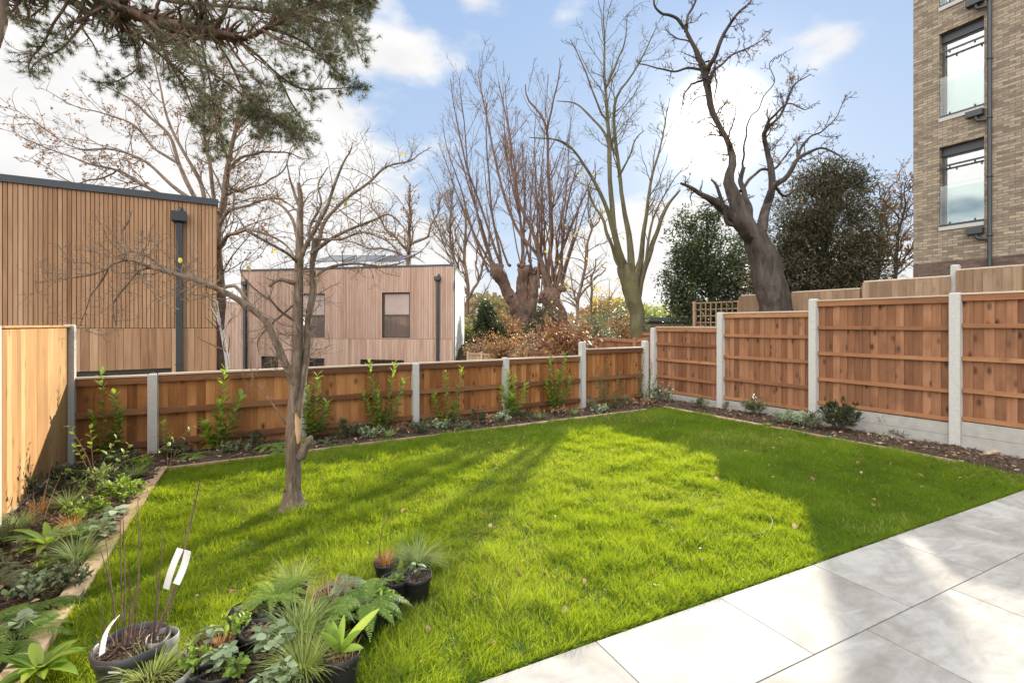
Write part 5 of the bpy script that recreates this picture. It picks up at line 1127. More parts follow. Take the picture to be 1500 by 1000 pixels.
mb = MB(); leafset(mb, bp, dd, rng.normal(size=(len(k), 3)), rng.uniform(.045, .09, len(k)), .0036, rng.uniform(-.2, .3, len(k)), 1, [1, .35], rnd=np.clip(tone[k] * .55 + rng.random(len(k)) * .45, 0, 1))
mb.build('needles', L_pine, tp)
# pale sawn limb end at the very left edge
mb = MB(); tubes(mb, resample([P(-90, -260, 5.2), P(-30, -120, 5.2), P(-2, -40, 5.2), P(2, 20, 5.2), P(0, 55, 5.2), P(-3, 70, 5.2)], 10), np.array([.11, .1, .09, .08, .07, .065, .06, .06, .05, .02]), 10)
tag(mb.build('cut_bough', K_tan, None), 'pale stub of a cut bough in the top left corner', 'bough')

# ------------------------------------------------------------------ lawn grass (one mass of blades)
def grass(n_total):
    poly = np.array([p[:2] for p in lawn]); poly = poly.copy()
    tree = ab[:2]
    lo, hi = poly.min(0), poly.max(0); out_p = []
    need = n_total; tot = 0
    while tot < need:
        c = rng.uniform(lo, hi, (600000, 2)); r = np.hypot(c[:, 0], c[:, 1]); w = np.clip((3.2 / np.maximum(r, .5)) ** 1.25, .12, 1.0)
        dpx = c[:, 0] / np.maximum(c[:, 1], .3); vis = (c[:, 1] > 1.5) & (np.abs(dpx) < 1.25)
        w = w * (.45 + .9 * vnoise(c[:, 0] * 9 + 5, c[:, 1] * 9 + 70)); c = c[(rng.random(len(c)) < w) & vis]; c = c[inside(c, poly)]; out_p.append(c); tot += len(c)
    c = np.concatenate(out_p)[:need]; r = np.hypot(c[:, 0], c[:, 1]); n = len(c)
    c = c + rng.normal(0, .008, c.shape)
    c = c[np.hypot(*(c - tree).T) > .10 + .14 * rng.random(len(c)) ** 2]; r = np.hypot(c[:, 0], c[:, 1]); n = len(c)
    x, y = c.T
    big = vnoise(x * 1.1 + 11, y * 1.1 + 5); mid = vnoise(x * 3.7 + 3, y * 3.7 + 31); fine = vnoise(x * 13, y * 13) * .6 + .4 * vnoise(x * 29, y * 29)
    h = (.014 + .026 * mid + .034 * fine) * rng.uniform(.5, 1.45, n) * (.8 + .4 * big) * (1 + .55 * np.clip((vnoise(x * 6 + 33, y * 6 + 8) - .5) * 5, 0, 1))
    ang = vnoise(x * 2.1 + 77, y * 2.1) * 7 + vnoise(x * 9, y * 9 + 50) * 9
    lean = .2 + .75 * vnoise(x * 4 + 20, y * 4 + 60)
    d = np.c_[np.cos(ang) * lean + rng.normal(0, .62, n), np.sin(ang) * lean + rng.normal(0, .62, n), np.full(n, 1.)]
    wd = np.clip(.0022 * r / 2.6, .0026, .0085) * rng.uniform(.7, 1.3, n)
    rnd = np.clip(.42 + .55 * (mid - .5) + .4 * (big - .5) + rng.normal(0, .17, n), 0, .9); dry = rng.random(n) < (.015 + .16 * np.clip((vnoise(x * 1.3 + 5, y * 1.3 + 90) - .5) * 3, 0, 1)); rnd = np.where(dry, rng.uniform(.93, 1, n), rnd)
    side = rng.normal(size=(n, 3)); side[:, 2] = 0
    mb = MB(); leafset(mb, np.c_[c, np.full(n, .002)], d, side, h * 1.15, wd, rng.uniform(.1, 1.1, n), 2, [1, .8, .1], rnd=rnd, smooth=False)
    return mb
gm_ = grass(520000)
k_ = rng.uniform(0, 7.2, 9000); e_ = P0 + U * k_[:, None] + V3(-.447, .894, 0) * rng.uniform(-.004, .03, (9000, 1)); e_[:, 2] = .005
leafset(gm_, e_, Vd * rng.uniform(.2, 1.3, (9000, 1)) + rng.normal(0, .5, (9000, 3)) * [1, 1, .2] + V3(0, 0, .9), rng.normal(size=(9000, 3)), rng.uniform(.02, .075, 9000), np.clip(.001 * np.hypot(e_[:, 0], e_[:, 1]), .0026, .005), rng.uniform(.3, 1.6, 9000), 2, [1, .8, .1], rnd=np.clip(rng.normal(.4, .2, 9000), 0, .97), smooth=False)
tag(gm_.build('lawn_grass', L_grass, None, (0, 0, 0)), kind='stuff')

# ------------------------------------------------------------------ plants
def gz(p, z=0.): return V3(p[0], p[1], z)
def stemmed(t, stems, leafN, L, Wd, mat, stem_mat=None, sr=.006, curl=.6, up=.5, start=.15, fold=.25, whorl=None, prof=None, rndf=None, part='leaves', nseg=3, out=1.0):
    """stems: list of polylines (world); leaves stand alternately along them"""
    PLs = np.array([resample(s_, 10) for s_ in stems]); mb = MB()
    tubes(mb, PLs, np.broadcast_to(np.linspace(sr, sr * .35, 10), (len(PLs), 10)), 5); mb.build('stems', stem_mat or K_stem, t)
    mb = MB(); B_, D_2, N_, LL, RR = [], [], [], [], []
    for S_ in PLs:
        ph = rng.random() * 6
        for k in range(leafN):
            f = start + (1 - start) * (k + .5) / leafN; i = min(int(f * 9), 8); p = S_[i] + (S_[i + 1] - S_[i]) * (f * 9 - i); tg = unit(S_[i + 1] - S_[i]); ph += 2.4 + rng.normal(0, .2)
            u = unit(np.cross(tg, V3(.9, .3, .1))); v = np.cross(tg, u); o = u * math.cos(ph) + v * math.sin(ph)
            B_.append(p); dd = unit(o * out + tg * (up + .9 * f * f)); D_2.append(dd); N_.append(unit(tg - dd * np.dot(tg, dd))); LL.append(L * rng.uniform(.7, 1.15) * (1 - .25 * f)); RR.append(rndf(f) if rndf else rng.random())
    LL = np.array(LL); leafset(mb, np.array(B_), np.array(D_2), np.array(N_), LL, LL * Wd / L, np.clip(rng.normal(curl, .25, len(LL)), 0, 2), nseg, prof or ([.12, .85, 1, .06] if nseg == 3 else None), fold=fold, rnd=np.array(RR))
    return mb.build(part, mat, t)
def laurel(label, px, Ybase, tops, n_leaf=17, L=.12, mat=None, group='young laurels along the back fence', base_px=None, name='laurel', cat='shrub', Wr=.42, rn=None):
    n_leaf = int(n_leaf * 1.5); L = L * 1.4
    """tops: [(px,py)] of the stem tips, all standing at distance Ybase"""
    b = V3((px - 750) / F * Ybase, Ybase, .02); t = thing(name, label, cat, b, group); st = []
    for (tx, ty) in tops:
        e = P(tx, ty, Ybase + rng.normal(0, .04)); m_ = (b + e) / 2 + V3((e[0] - b[0]) * .15, 0, 0) + rng.normal(0, .015, 3); st.append([b + rng.normal(0, .015, 3) * [1, 1, 0], m_, e])
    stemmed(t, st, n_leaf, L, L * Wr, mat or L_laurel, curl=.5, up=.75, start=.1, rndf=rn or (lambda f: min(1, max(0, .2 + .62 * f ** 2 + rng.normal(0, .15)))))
    return t
def at_fence(px, off):     # point on the ground a distance off in front of the back fence, seen at px
    q_ = isect(V3(0, 0, 0), V3((px - 750) / F, 1, 0), BL0 - B * off, A); return q_
def yb(px, off=.22): return at_fence(px, off)[1]
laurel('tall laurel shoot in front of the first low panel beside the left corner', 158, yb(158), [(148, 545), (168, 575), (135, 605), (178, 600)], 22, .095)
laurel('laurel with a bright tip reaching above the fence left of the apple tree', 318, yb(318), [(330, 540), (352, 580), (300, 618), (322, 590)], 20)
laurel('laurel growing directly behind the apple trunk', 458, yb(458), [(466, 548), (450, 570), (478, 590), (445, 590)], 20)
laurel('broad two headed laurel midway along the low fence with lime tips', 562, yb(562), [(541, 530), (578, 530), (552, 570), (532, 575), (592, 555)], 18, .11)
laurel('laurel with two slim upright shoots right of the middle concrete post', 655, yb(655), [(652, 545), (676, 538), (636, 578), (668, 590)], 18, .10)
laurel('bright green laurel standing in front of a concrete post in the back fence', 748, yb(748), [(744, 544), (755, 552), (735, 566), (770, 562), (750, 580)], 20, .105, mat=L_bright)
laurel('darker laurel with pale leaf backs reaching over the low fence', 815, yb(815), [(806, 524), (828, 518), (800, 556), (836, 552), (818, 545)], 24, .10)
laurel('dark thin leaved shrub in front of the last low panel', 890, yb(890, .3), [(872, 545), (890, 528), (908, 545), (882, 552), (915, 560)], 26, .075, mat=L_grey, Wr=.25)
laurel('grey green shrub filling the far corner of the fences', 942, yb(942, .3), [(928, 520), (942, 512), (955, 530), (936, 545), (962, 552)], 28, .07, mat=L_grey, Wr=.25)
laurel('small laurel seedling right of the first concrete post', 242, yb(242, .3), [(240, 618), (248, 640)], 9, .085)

def tuft(label, c, n, L, mat, spread=1., Wd=.006, curl=1.5, name='grass_clump', cat='plant', group=None, t=None, r0=.03, z=None, part='blades', nseg=4):
    own = t is None
    if own: t = thing(name, label, cat, c, group)
    c = V3(*c) if z is None else V3(c[0], c[1], z); a = rng.random(n) * 6.283; rr_ = np.sqrt(rng.random(n)) * r0
    out_ = spread * rng.uniform(.15, 1.1, n); d = np.c_[np.cos(a) * out_, np.sin(a) * out_, np.ones(n)]
    nn = np.c_[-np.cos(a) * 1.0, -np.sin(a) * 1.0, np.ones(n) * .4]
    mb = MB(); LL = L * rng.uniform(.55, 1.1, n)
    leafset(mb, c + np.c_[np.cos(a) * rr_, np.sin(a) * rr_, np.zeros(n)], d, nn, LL, Wd * rng.uniform(.7, 1.2, n), curl * rng.uniform(.3, 1.1, n), nseg, np.r_[.7, np.linspace(1, .08, nseg)])
    mb.build(part, mat, t); return t
def fern(label, c, nf, L, mat=None, t=None, rise=1.0, name='fern', group=None, pin=.045, part='fronds', az=None):
    if t is None: t = thing(name, label, 'plant', c, group)
    c = V3(*c); mb = MB(); sb = MB()
    for k in range(nf):
        a = (az[k] if az is not None else 6.283 * k / nf + rng.normal(0, .2)); Lk = L * rng.uniform(.75, 1.1); el = rise * rng.uniform(.7, 1.2)
        h_ = V3(math.cos(a), math.sin(a), 0); pts = [c]; d = unit(h_ + V3(0, 0, el * 1.4)); m_ = 14
        for i in range(m_): pts.append(pts[-1] + d * Lk / m_); d = unit(d + V3(0, 0, -.17) + h_ * .04)
        pts = np.array(pts); tubes(sb, pts, np.linspace(.0025, .0008, m_ + 1), 4)
        fr_ = np.repeat(np.linspace(.16, .98, 26), 2); i = np.minimum((fr_ * m_).astype(int), m_ - 1); p = pts[i] + (pts[i + 1] - pts[i]) * (fr_ * m_ - i)[:, None]; tg = units(pts[i + 1] - pts[i])
        sd = units(np.cross(tg, V3(0, 0, 1))) * np.tile([1, -1], 26)[:, None]; up_ = np.cross(sd, tg); up_ *= np.sign(up_[:, 2:3] + 1e-9)
        LL = pin * 1.35 * np.sin(np.clip(fr_ * 1.05, 0, 1) * math.pi * .93 + .12).clip(.12) * L / .4
        leafset(mb, p, sd + tg * .45 + rng.normal(0, .06, sd.shape), up_, LL, .0085 * L / .35, .35, 2, [.7, 1, .1], rnd=np.clip(rng.random() * .6 + .3 * fr_ + rng.normal(0, .1, len(fr_)), 0, 1))
    sb.build('stalks', K_stem, t); mb.build(part, mat or L_fern, t); return t
def bushy(label, c, r, h, n, L, Wd, mat, t=None, name='shrub', cat='plant', group=None, stem=K_twig, ns=9, curl=.6, updir=.7, part='leaves', fold=.2, sr=.003, fill=1.0):
    if t is None: t = thing(name, label, cat, c, group)
    c = V3(*c); st = []
    for k in range(ns):
        a = rng.random() * 6.283; q_ = math.sqrt(rng.random()) * r; e = c + V3(math.cos(a) * q_, math.sin(a) * q_, h * (1 - .45 * (q_ / r) ** 2) * rng.uniform(.75, 1.05)); st.append(resample([c + rng.normal(0, .01, 3) * [1, 1, 0], (c * .6 + e * .4) + rng.normal(0, .02, 3) * r * 3, e], 8))
    st = np.array(st); mb = MB(); tubes(mb, st, np.broadcast_to(np.linspace(sr, sr * .4, 8), (ns, 8)), 4)
    c1, r1 = spawn(st, np.full(st.shape[:2], sr), ns * 4, (.3, 1), (25, 65), (.2, .45), npts=5, wig=.2, up=.1, rf=.5, rmin=.0009); tubes(mb, c1, r1, 3); mb.build('stems', stem, t)
    al = np.concatenate([st[:, [3, 4, 5, 6, 7]], c1]); i = rng.integers(0, len(al), n); f = rng.random(n) ** .7 * 3.99; j = f.astype(int); p = al[i, j] + (al[i, j + 1] - al[i, j]) * (f - j)[:, None]
    tg = units(al[i, 4] - al[i, 0]); d = units(tg * updir + units(rng.normal(size=(n, 3))) * .9); nn = units(tg + V3(0, 0, .8) + rng.normal(0, .3, (n, 3)))
    mb = MB(); LL = L * rng.uniform(.6, 1.15, n); leafset(mb, p, d, nn, LL, LL * Wd / L, rng.uniform(0, curl * 1.6, n), 3, [.2, 1, .8, .08], fold=fold); mb.build(part, mat, t); return t
def rosette(label, c, n, L, Wd, mat, t=None, name='plant', group=None, rise=.8, curl=.9, part='leaves', stalk=0., fold=.2, prof=None, z=None):
    if t is None: t = thing(name, label, 'plant', c, group)
    c = V3(*c); a = np.arange(n) * 2.4 + rng.normal(0, .2, n); el = rise * rng.uniform(.4, 1.4, n); o = np.c_[np.cos(a), np.sin(a), np.zeros(n)]; mb = MB()
    if stalk:
        tip = c + o * (stalk * rng.uniform(.4, 1, n))[:, None] + V3(0, 0, 1) * (stalk * el)[:, None]; sb = MB(); tubes(sb, np.stack([np.broadcast_to(c, tip.shape), (c + tip) / 2 + V3(0, 0, stalk * .15), tip], 1), np.full((n, 3), .0016), 4); sb.build('stalks', K_stem, t); b_ = tip - o * L * .3; d = o + V3(0, 0, .15) + rng.normal(0, .2, o.shape); nn = V3(0, 0, 1) + o * -.2 + rng.normal(0, .25, o.shape)
        b_ = b_ + V3(0, 0, .004)
    else: b_ = c + o * .008; d = o + V3(0, 0, 1) * el[:, None]; nn = V3(0, 0, 1) - o * .8
    LL = L * rng.uniform(.65, 1.1, n); leafset(mb, b_, d, nn, LL, Wd * LL / L, curl * rng.uniform(.6, 1.2, n), 5, prof or [.25, .8, 1, .95, .6, .06], fold=fold); mb.build(part, mat, t); return t
def pot(t, c, r, h, mat=M_pot, lean=(0, 0)):
    """tapered nursery pot with a rolled rim, open at the top, soil inside"""
    c = V3(*c); pf = [(0, 0), (.70, 0), (.73, .02), (.93, .80), (.94, .81), (1.0, .82), (1.03, .9), (1.03, .99), (1.0, 1.0), (.965, .99), (.95, .88), (.93, .86)]; k = 28; th = np.arange(k) * 6.2832 / k
    V = [np.c_[c[0] + np.cos(th) * r * max(a, .01) + lean[0] * b_, c[1] + np.sin(th) * r * max(a, .01) + lean[1] * b_, np.full(k, c[2] + h * b_)] for a, b_ in pf]
    mb = MB(); mb.add(np.concatenate(V), [[i * k + j, i * k + (j + 1) % k, (i + 1) * k + (j + 1) % k, (i + 1) * k + j] for i in range(len(pf) - 1) for j in range(k)], .5, smooth=True); mb.build('pot', mat, t)
    mb = MB(); V = [np.c_[c[0] + np.cos(th) * r * a + lean[0] * .86, c[1] + np.sin(th) * r * a + lean[1] * .86, c[2] + h * .88 + rng.normal(0, .003 + .006 * (a < .9), k)] for a in (.94, .7, .4, .02)]
    mb.add(np.concatenate(V), [[i * k + j, i * k + (j + 1) % k, (i + 1) * k + (j + 1) % k, (i + 1) * k + j] for i in range(3) for j in range(k)], .5, smooth=True); mb.build('compost', M_soil, t)
    n = int(90 * (r / .1) ** 2); a = rng.random(n) * 6.28; q_ = np.sqrt(rng.random(n)) * r * .88; mb = MB(); d = rng.normal(size=(n, 3)); d[:, 2] *= .3
    leafset(mb, np.c_[c[0] + np.cos(a) * q_ + lean[0] * .86, c[1] + np.sin(a) * q_ + lean[1] * .86, np.full(n, c[2] + h * .89 + .004)], d, V3(0, 0, 1) + rng.normal(0, .3, (n, 3)), rng.uniform(.01, .03, n), rng.uniform(.004, .009, n), .2, 1, [1, .6], rnd=rng.uniform(.3, 1, n)); mb.build('bark_chips', L_mulch, t)
    return V3(c[0] + lean[0] * .88, c[1] + lean[1] * .88, c[2] + h * .88)
def potspot(px, py, z, wpx):
    """ground point and radius of a pot whose rim centre shows at px,py, z above the grass"""
    g = G(px, py, z); return V3(g[0], g[1], .003), wpx * .5 * g[1] / F
PG = 'potted plants standing on the lawn in the foreground'
def potted(label, px, py, wpx, h, mat=M_pot):
    c, r = potspot(px, py, h, wpx); t = thing('potted_plant', label, 'potted plant', c, PG); top = pot(t, c, r, h, mat); return t, top, r
def sticks(t, top, lst, rad=.003, mat=K_twig, Yo=0., part='stems', K=0):
    """bare shoots given by the pixels of their tips, standing in the pot"""
    st = []
    for (bx, by, ex_, ey_, dy) in lst:
        b_ = P(bx, by, top[1]); b_[2] = top[2]; e = P(ex_, ey_, top[1] + dy); st.append(resample([b_, (b_ + e) / 2 + rng.normal(0, .012, 3), e], 8))
    st = np.array(st); mb = MB(); tubes(mb, st, np.broadcast_to(np.linspace(rad, rad * .4, 8), (len(st), 8)), 5)
    if K: c1, r1 = spawn(st, np.full(st.shape[:2], rad * .7), K, (.15, 1), (20, 55), (.08, .25), npts=4, wig=.15, up=.1, rf=.6, rmin=.0008); tubes(mb, c1, r1, 3)
    mb.build(part, mat, t); return st
def strip_tag(t, a, b_, w, bend=.0, name='plant_tag', nrm=V3(0, -1, .2)):
    a, b_ = V3(*a), V3(*b_); d = unit(b_ - a); sd = unit(np.cross(d, nrm)); m_ = 6; mb = MB(); n = unit(np.cross(sd, d)); V = []
    for i in range(m_ + 1):
        f = i / m_; p = a + (b_ - a) * f + n * bend * math.sin(f * 3.14)
        V += [p - sd * w / 2, p + sd * w / 2, p + sd * w / 2 - n * .0012, p - sd * w / 2 - n * .0012]
    mb.add(V, [[i * 4 + j, i * 4 + (j + 1) % 4, (i + 1) * 4 + (j + 1) % 4, (i + 1) * 4 + j] for i in range(m_) for j in range(4)] + [[3, 2, 1, 0], [m_ * 4, m_ * 4 + 1, m_ * 4 + 2, m_ * 4 + 3]]); mb.build(name, M_tag, t)

# 1 large dark pot with bare shoots and two white tags
t, top, r = potted('large dark grey pot with tall bare shoots and a long white tag', 193, 938, 92, .26, M_potg)
sticks(t, top, [(170, 930, 146, 800, .05), (172, 935, 155, 790, .1), (180, 935, 176, 745, .0), (182, 935, 180, 750, .05), (186, 935, 190, 830, -.1), (188, 935, 205, 840, .1), (222, 935, 228, 820, 0), (225, 940, 240, 770, .1), (215, 940, 230, 860, -.05), (195, 940, 202, 730, .1), (150, 935, 148, 880, 0), (236, 930, 262, 840, .15), (215, 930, 250, 870, .2)], .0036, K_twig, K=26)
mb = MB(); bp_ = P(222, 935, top[1]); bp_[2] = top[2]; st_ = resample([bp_, P(248, 880, top[1] + .05), P(262, 845, top[1] + .1), P(272, 795, top[1] + .12), P(284, 745, top[1] + .15), P(292, 708, top[1] + .15)], 12)
tubes(mb, st_, np.linspace(.0052, .003, 12), 6); c1, r1 = spawn(st_[None], np.full((1, 12), .004), 14, (.4, 1), (40, 80), (.02, .06), npts=3, rmin=.0014); tubes(mb, c1, r1, 4); mb.build('main_stem', K_twig, t)
Yt = top[1] + .09
strip_tag(t, P(264, 803, Yt), P(243, 862, Yt - .02), .030, .01); strip_tag(t, P(275, 806, Yt), P(258, 855, Yt - .02), .032, -.012)
strip_tag(t, P(172, 902, top[1] + .03), P(149, 958, top[1] - .13), .026, .02)
tuft(None, top, 34, .10, L_dead, 1.3, .003, .9, t=t, r0=r * .7, part='dead_twigs')
mb = MB(); p_ = P(160, 984, top[1] - r * 1.01); mb.box(p_ + V3(0, -.004, 0), V3(1, 0, 0), V3(0, -1, 0), V3(0, 0, 1), .055, .002, .006); mb.build('maker_mark', M_tag, t)
# 2 small light pot behind it
t, top, r = potted('small pale pot half hidden beside the large dark grey pot', 238, 930, 40, .25, M_potl)
tuft(None, top, 14, .06, L_dead, 1., .003, .8, t=t, r0=r * .6, part='dead_twigs')
mb = MB(); tubes(mb, resample([top + V3(-.03, -.02, .0), top + V3(-.02, -.03, .03), top + V3(.0, -.03, .035)], 6), np.full(6, .008), 6); mb.build('torn_label', M_tag, t)
# 3 pale pot with sedge, bottom
t, top, r = potted('pale grey pot of drooping green sedge at the very bottom', 232, 984, 88, .20, M_potl)
tuft(None, top + V3(-.03, 0, 0), 200, .17, L_lime, 1.5, .0045, 1.6, t=t, r0=r * .5)
# 4 cut stalks with silver leaves
t, top, r = potted('black pot of cut brown stalks with a few silver green leaves', 307, 950, 66, .20)
tuft(None, top, 90, .085, L_dead, .8, .004, .3, t=t, r0=r * .85, part='cut_stalks', nseg=2); rosette(None, top + V3(-.04, .05, 0), 12, .05, .035, L_silver, t=t, rise=1.2, stalk=.05)
tuft(None, top + V3(.03, .03, .02), 30, .07, L_orange, .9, .004, .5, t=t, r0=.02, part='flare_tuft')  # orange tuft added to stand for lens flare over this pot
# 5-7 small pots with rounded leaves
t, top, r = potted('black pot with a pale green succulent rosette', 325, 975, 62, .18)
rosette(None, top, 60, .034, .028, L_silver, t=t, rise=1.1, curl=.4, stalk=.06); 
t, top, r = potted('black pot with small yellow green round leaves right of the pale rosette', 356, 986, 56, .17)
rosette(None, top + V3(-.03, 0, 0), 42, .028, .024, L_bright, t=t, rise=1.0, curl=.4, stalk=.05)
t, top, r = potted('black pot cut by the bottom edge below the big yellow sedge', 385, 1004, 62, .17)
rosette(None, top, 26, .03, .024, L_silver, t=t, rise=.9, curl=.4, stalk=.045)
# 8 dried plant
t, top, r = potted('black pot with a low dried grey plant behind the round leaved ones', 381, 920, 54, .20)
bushy(None, top, r * .7, .05, 120, .012, .006, L_dead, t=t, ns=12, sr=.0016)
# 9 pointed brown green leaves
t, top, r = potted('pointed brown green leaves in a black pot at the back left of the cluster', 366, 893, 60, .18)
rosette(None, top, 60, .085, .034, L_grey, t=t, rise=.8, curl=1.0); rosette(None, top + V3(0, 0, .01), 26, .075, .03, L_brown, t=t, rise=.6, curl=1.0, part='browned_leaves')
# 10 geranium
t, top, r = potted('black pot of round scalloped green leaves beside the big yellow sedge', 398, 950, 54, .19)
rosette(None, top, 38, .045, .042, L_silver, t=t, rise=1.0, curl=.3, stalk=.07)
# 11 yellow sedge
t, top, r = potted('big tuft of yellow green striped sedge at the front of the cluster', 444, 975, 62, .16)
tuft(None, top, 420, .20, L_lime, 1.3, .0048, 1.2, t=t, r0=r * .5)
# 12 hart's tongue with stumps
t, top, r = potted('black pot with cut stumps and a long yellow strap leaf at the front right', 501, 955, 50, .20)
tuft(None, top, 60, .07, L_dead, .7, .004, .3, t=t, r0=r * .8, part='cut_stalks', nseg=2)
mb = MB(); ba = top + V3(-.02, .03, 0)
Bq = np.array([ba] * 7); Dq = np.array([P(556, 870, top[1] + .05) - ba, P(502, 860, top[1] + .1) - ba, P(478, 880, top[1]) - ba, P(520, 900, top[1] - .05) - ba, P(470, 905, top[1] - .1) - ba, P(530, 925, top[1] - .1) - ba, P(462, 870, top[1] + .15) - ba])
leafset(mb, Bq, Dq, V3(0, -.5, .8), np.array([.24, .15, .14, .15, .15, .15, .17]), np.array([.04, .03, .032, .035, .035, .035, .03]), np.array([.55, .6, .8, .9, .8, .9, .7]), 7, [.3, .6, .9, 1, 1, .9, .65, .08], fold=.3, rnd=np.array([1, .6, .2, .35, .3, .5, .3])); mb.build('strap_leaves', L_bright, t)
# 13 large mixed sedge
t, top, r = potted('tall clump of arching green and cream sedge in the middle of the cluster', 437, 925, 60, .18)
tuft(None, top, 380, .21, L_sedge, 1.4, .005, 1.5, t=t, r0=r * .6); tuft(None, top + V3(.03, .02, 0), 90, .2, L_lime, .9, .005, 1., t=t, r0=r * .5, part='cream_blades')
# 14 upright yellow fern
t, top, r = potted('upright yellow green fern at the back of the cluster', 405, 880, 48, .17)
fern(None, top, 14, .27, L_bright, t=t, rise=1.8)
# 15 big fern
t, top, r = potted('broad bright green fern spreading over the right side of the cluster', 536, 888, 50, .17)
fern(None, top, 20, .30, L_fern, t=t, rise=1.2)
# 16 dry brown plant
t, top, r = potted('browned drooping sedge left of the broad fern', 482, 872, 44, .16)
tuft(None, top, 170, .15, L_dead, 1.3, .004, 1.6, t=t, r0=r * .7)
# 17 silver ferny plant
t, top, r = potted('feathery grey green foliage in a pot between the two ferns', 506, 858, 44, .16)
fern(None, top, 12, .2, L_silver, t=t, rise=1.2)
# 18 round pot with seedlings
t, top, r = potted('black pot with a few pale seedlings at the right end of the cluster', 611, 842, 42, .155)
rosette(None, top, 9, .045, .022, L_silver, t=t, rise=1.6, curl=.6, stalk=.04)
# 19 half hidden
t, top, r = potted('black pot with dark leaves tucked behind the fern beside the seedling pot', 579, 846, 40, .155)
rosette(None, top, 16, .06, .03, L_laurel, t=t, rise=1.3, curl=.8)
# 20 blue green grass
t, top, r = potted('fountain of fine blue green grass at the back right of the cluster', 611, 822, 40, .12)
tuft(None, top, 420, .24, L_sedge, 1.6, .0034, 1.3, t=t, r0=r * .4)
# 21 orange dry grass with a tall dark stick
t, top, r = potted('tuft of dry orange grass with one tall dark stick', 566, 822, 36, .12)
tuft(None, top, 110, .09, L_orange, .9, .004, .8, t=t, r0=r * .6); sticks(t, top, [(555, 815, 579, 738, .1)], .004)
# 22
t, top, r = potted('black pot seen from the side below the broad fern', 549, 868, 44, .15)
rosette(None, top, 14, .07, .02, L_fern, t=t, rise=1.0, curl=1.1)

# foreground corner plant
c = G(58, 1012, .0); tcn_ = thing('broad_leaved_plant', 'glossy bright green broad leaves in the bottom left corner', 'plant', (c[0], c[1], 0))
rosette(None, V3(c[0], c[1], .10), 26, .17, .055, L_bright, t=tcn_, rise=.9, curl=.9, fold=.3); mb = MB(); tubes(mb, np.array([[c[0], c[1], 0], [c[0], c[1], .06], [c[0], c[1], .12]]), np.full(3, .01), 6); mb.build('stem', K_stem, tcn_)

# ---- left bed
LB_ = 'plants in the left bed'
tuft('arching variegated sedge beside the sleeper edging', G(112, 822, .03), 360, .26, L_sedge, 1.5, .006, 1.3, group=LB_)
rosette('clump of long strap leaves in the middle of the left bed', G(72, 800, .03), 24, .30, .05, L_laurel, group=LB_, rise=1.2, curl=1.0, name='strap_leaved_fern')
rosette('silver marbled low plant close to the sleeper edging', G(148, 788, .03), 30, .08, .06, L_silver, group=LB_, stalk=.12, rise=.7, curl=.4)
tuft('orange dry grass tuft close to the sunlit fence', G(58, 752, .03), 100, .16, L_orange, .8, .006, .7, group=LB_)
tuft('orange dry grass tuft in the middle of the bed', G(104, 775, .03), 100, .17, L_orange, .9, .006, .8, group=LB_)
tuft('fine green grass clump behind the orange tuft in the middle', G(100, 745, .03), 300, .24, L_sedge, 1.2, .006, 1.1, group=LB_)
bushy('lime green leafed clump near the top of the sleeper edging', G(178, 735, .03), .22, .22, 420, .045, .022, L_bright, group=LB_, stem=K_stem)
bushy('loose green clump left of the lime one', G(150, 722, .03), .25, .28, 420, .06, .018, L_sedge, group=LB_, stem=K_stem)
bushy('dark low evergreen clump at the foot of the sunlit fence', G(78, 722, .03), .34, .26, 900, .05, .014, L_ever, group=LB_)
bushy('dark spreading clump in the shaded corner', G(150, 690, .03), .4, .22, 900, .06, .016, L_grey, group=LB_)
fern('feathery fern low in the left bed', G(40, 905, .03), 16, .34, group=LB_, rise=.7)
fern('second feathery fern at the left picture edge', G(-10, 860, .03), 14, .34, L_grey, group=LB_, rise=.8)
bushy('pale leaved geranium in the lower left bed', G(52, 868, .03), .15, .12, 160, .04, .034, L_silver, group=LB_, stem=K_stem)
bushy('small green sprig on the bare soil by the edging', G(62, 835, .03), .08, .09, 60, .03, .018, L_bright, group=LB_, stem=K_stem)
tuft('dark strappy grass at the left edge of the picture', G(8, 800, .03), 220, .28, L_ever, 1.2, .007, 1.1, group=LB_)
bushy('low grey foliage at the left edge under the sunlit fence', G(15, 832, .03), .2, .16, 380, .05, .012, L_grey, group=LB_)
# lanky shrub with bare stems near the corner
c = G(140, 715, .03); t = thing('shrub', 'lanky shrub with bare arching stems and a few pale leaves in the left corner', 'shrub', (c[0], c[1], .0), LB_)
Yc = c[1]; st = [[c, P(128, 670, Yc), P(100, 622, Yc)], [c, P(118, 690, Yc), P(95, 690, Yc), P(88, 700, Yc)], [c, P(150, 680, Yc), P(172, 640, Yc)], [c, P(175, 680, Yc), P(240, 655, Yc + .1), P(300, 615, Yc + .2)], [c, P(160, 690, Yc), P(185, 660, Yc), P(190, 650, Yc)], [c, P(125, 680, Yc), P(108, 650, Yc + .1)], [c, P(135, 670, Yc), P(132, 625, Yc)]]
stemmed(t, st, 7, .085, .045, L_bright, K_tan, .006, start=.55, up=.4)
for i, (px, py, h_, lab) in enumerate(((245, 690, .3, 'thin dry stalks leaning out of the bed by the first concrete post'), (52, 770, .55, 'tall thin dead stalks in front of the sunlit fence'))):
    c = G(px, py, .03); t = thing('dry_stalks', lab, 'plant', c, LB_); tuft(None, c, 12, h_, L_dead, .5, .004, .3, t=t, r0=.1)

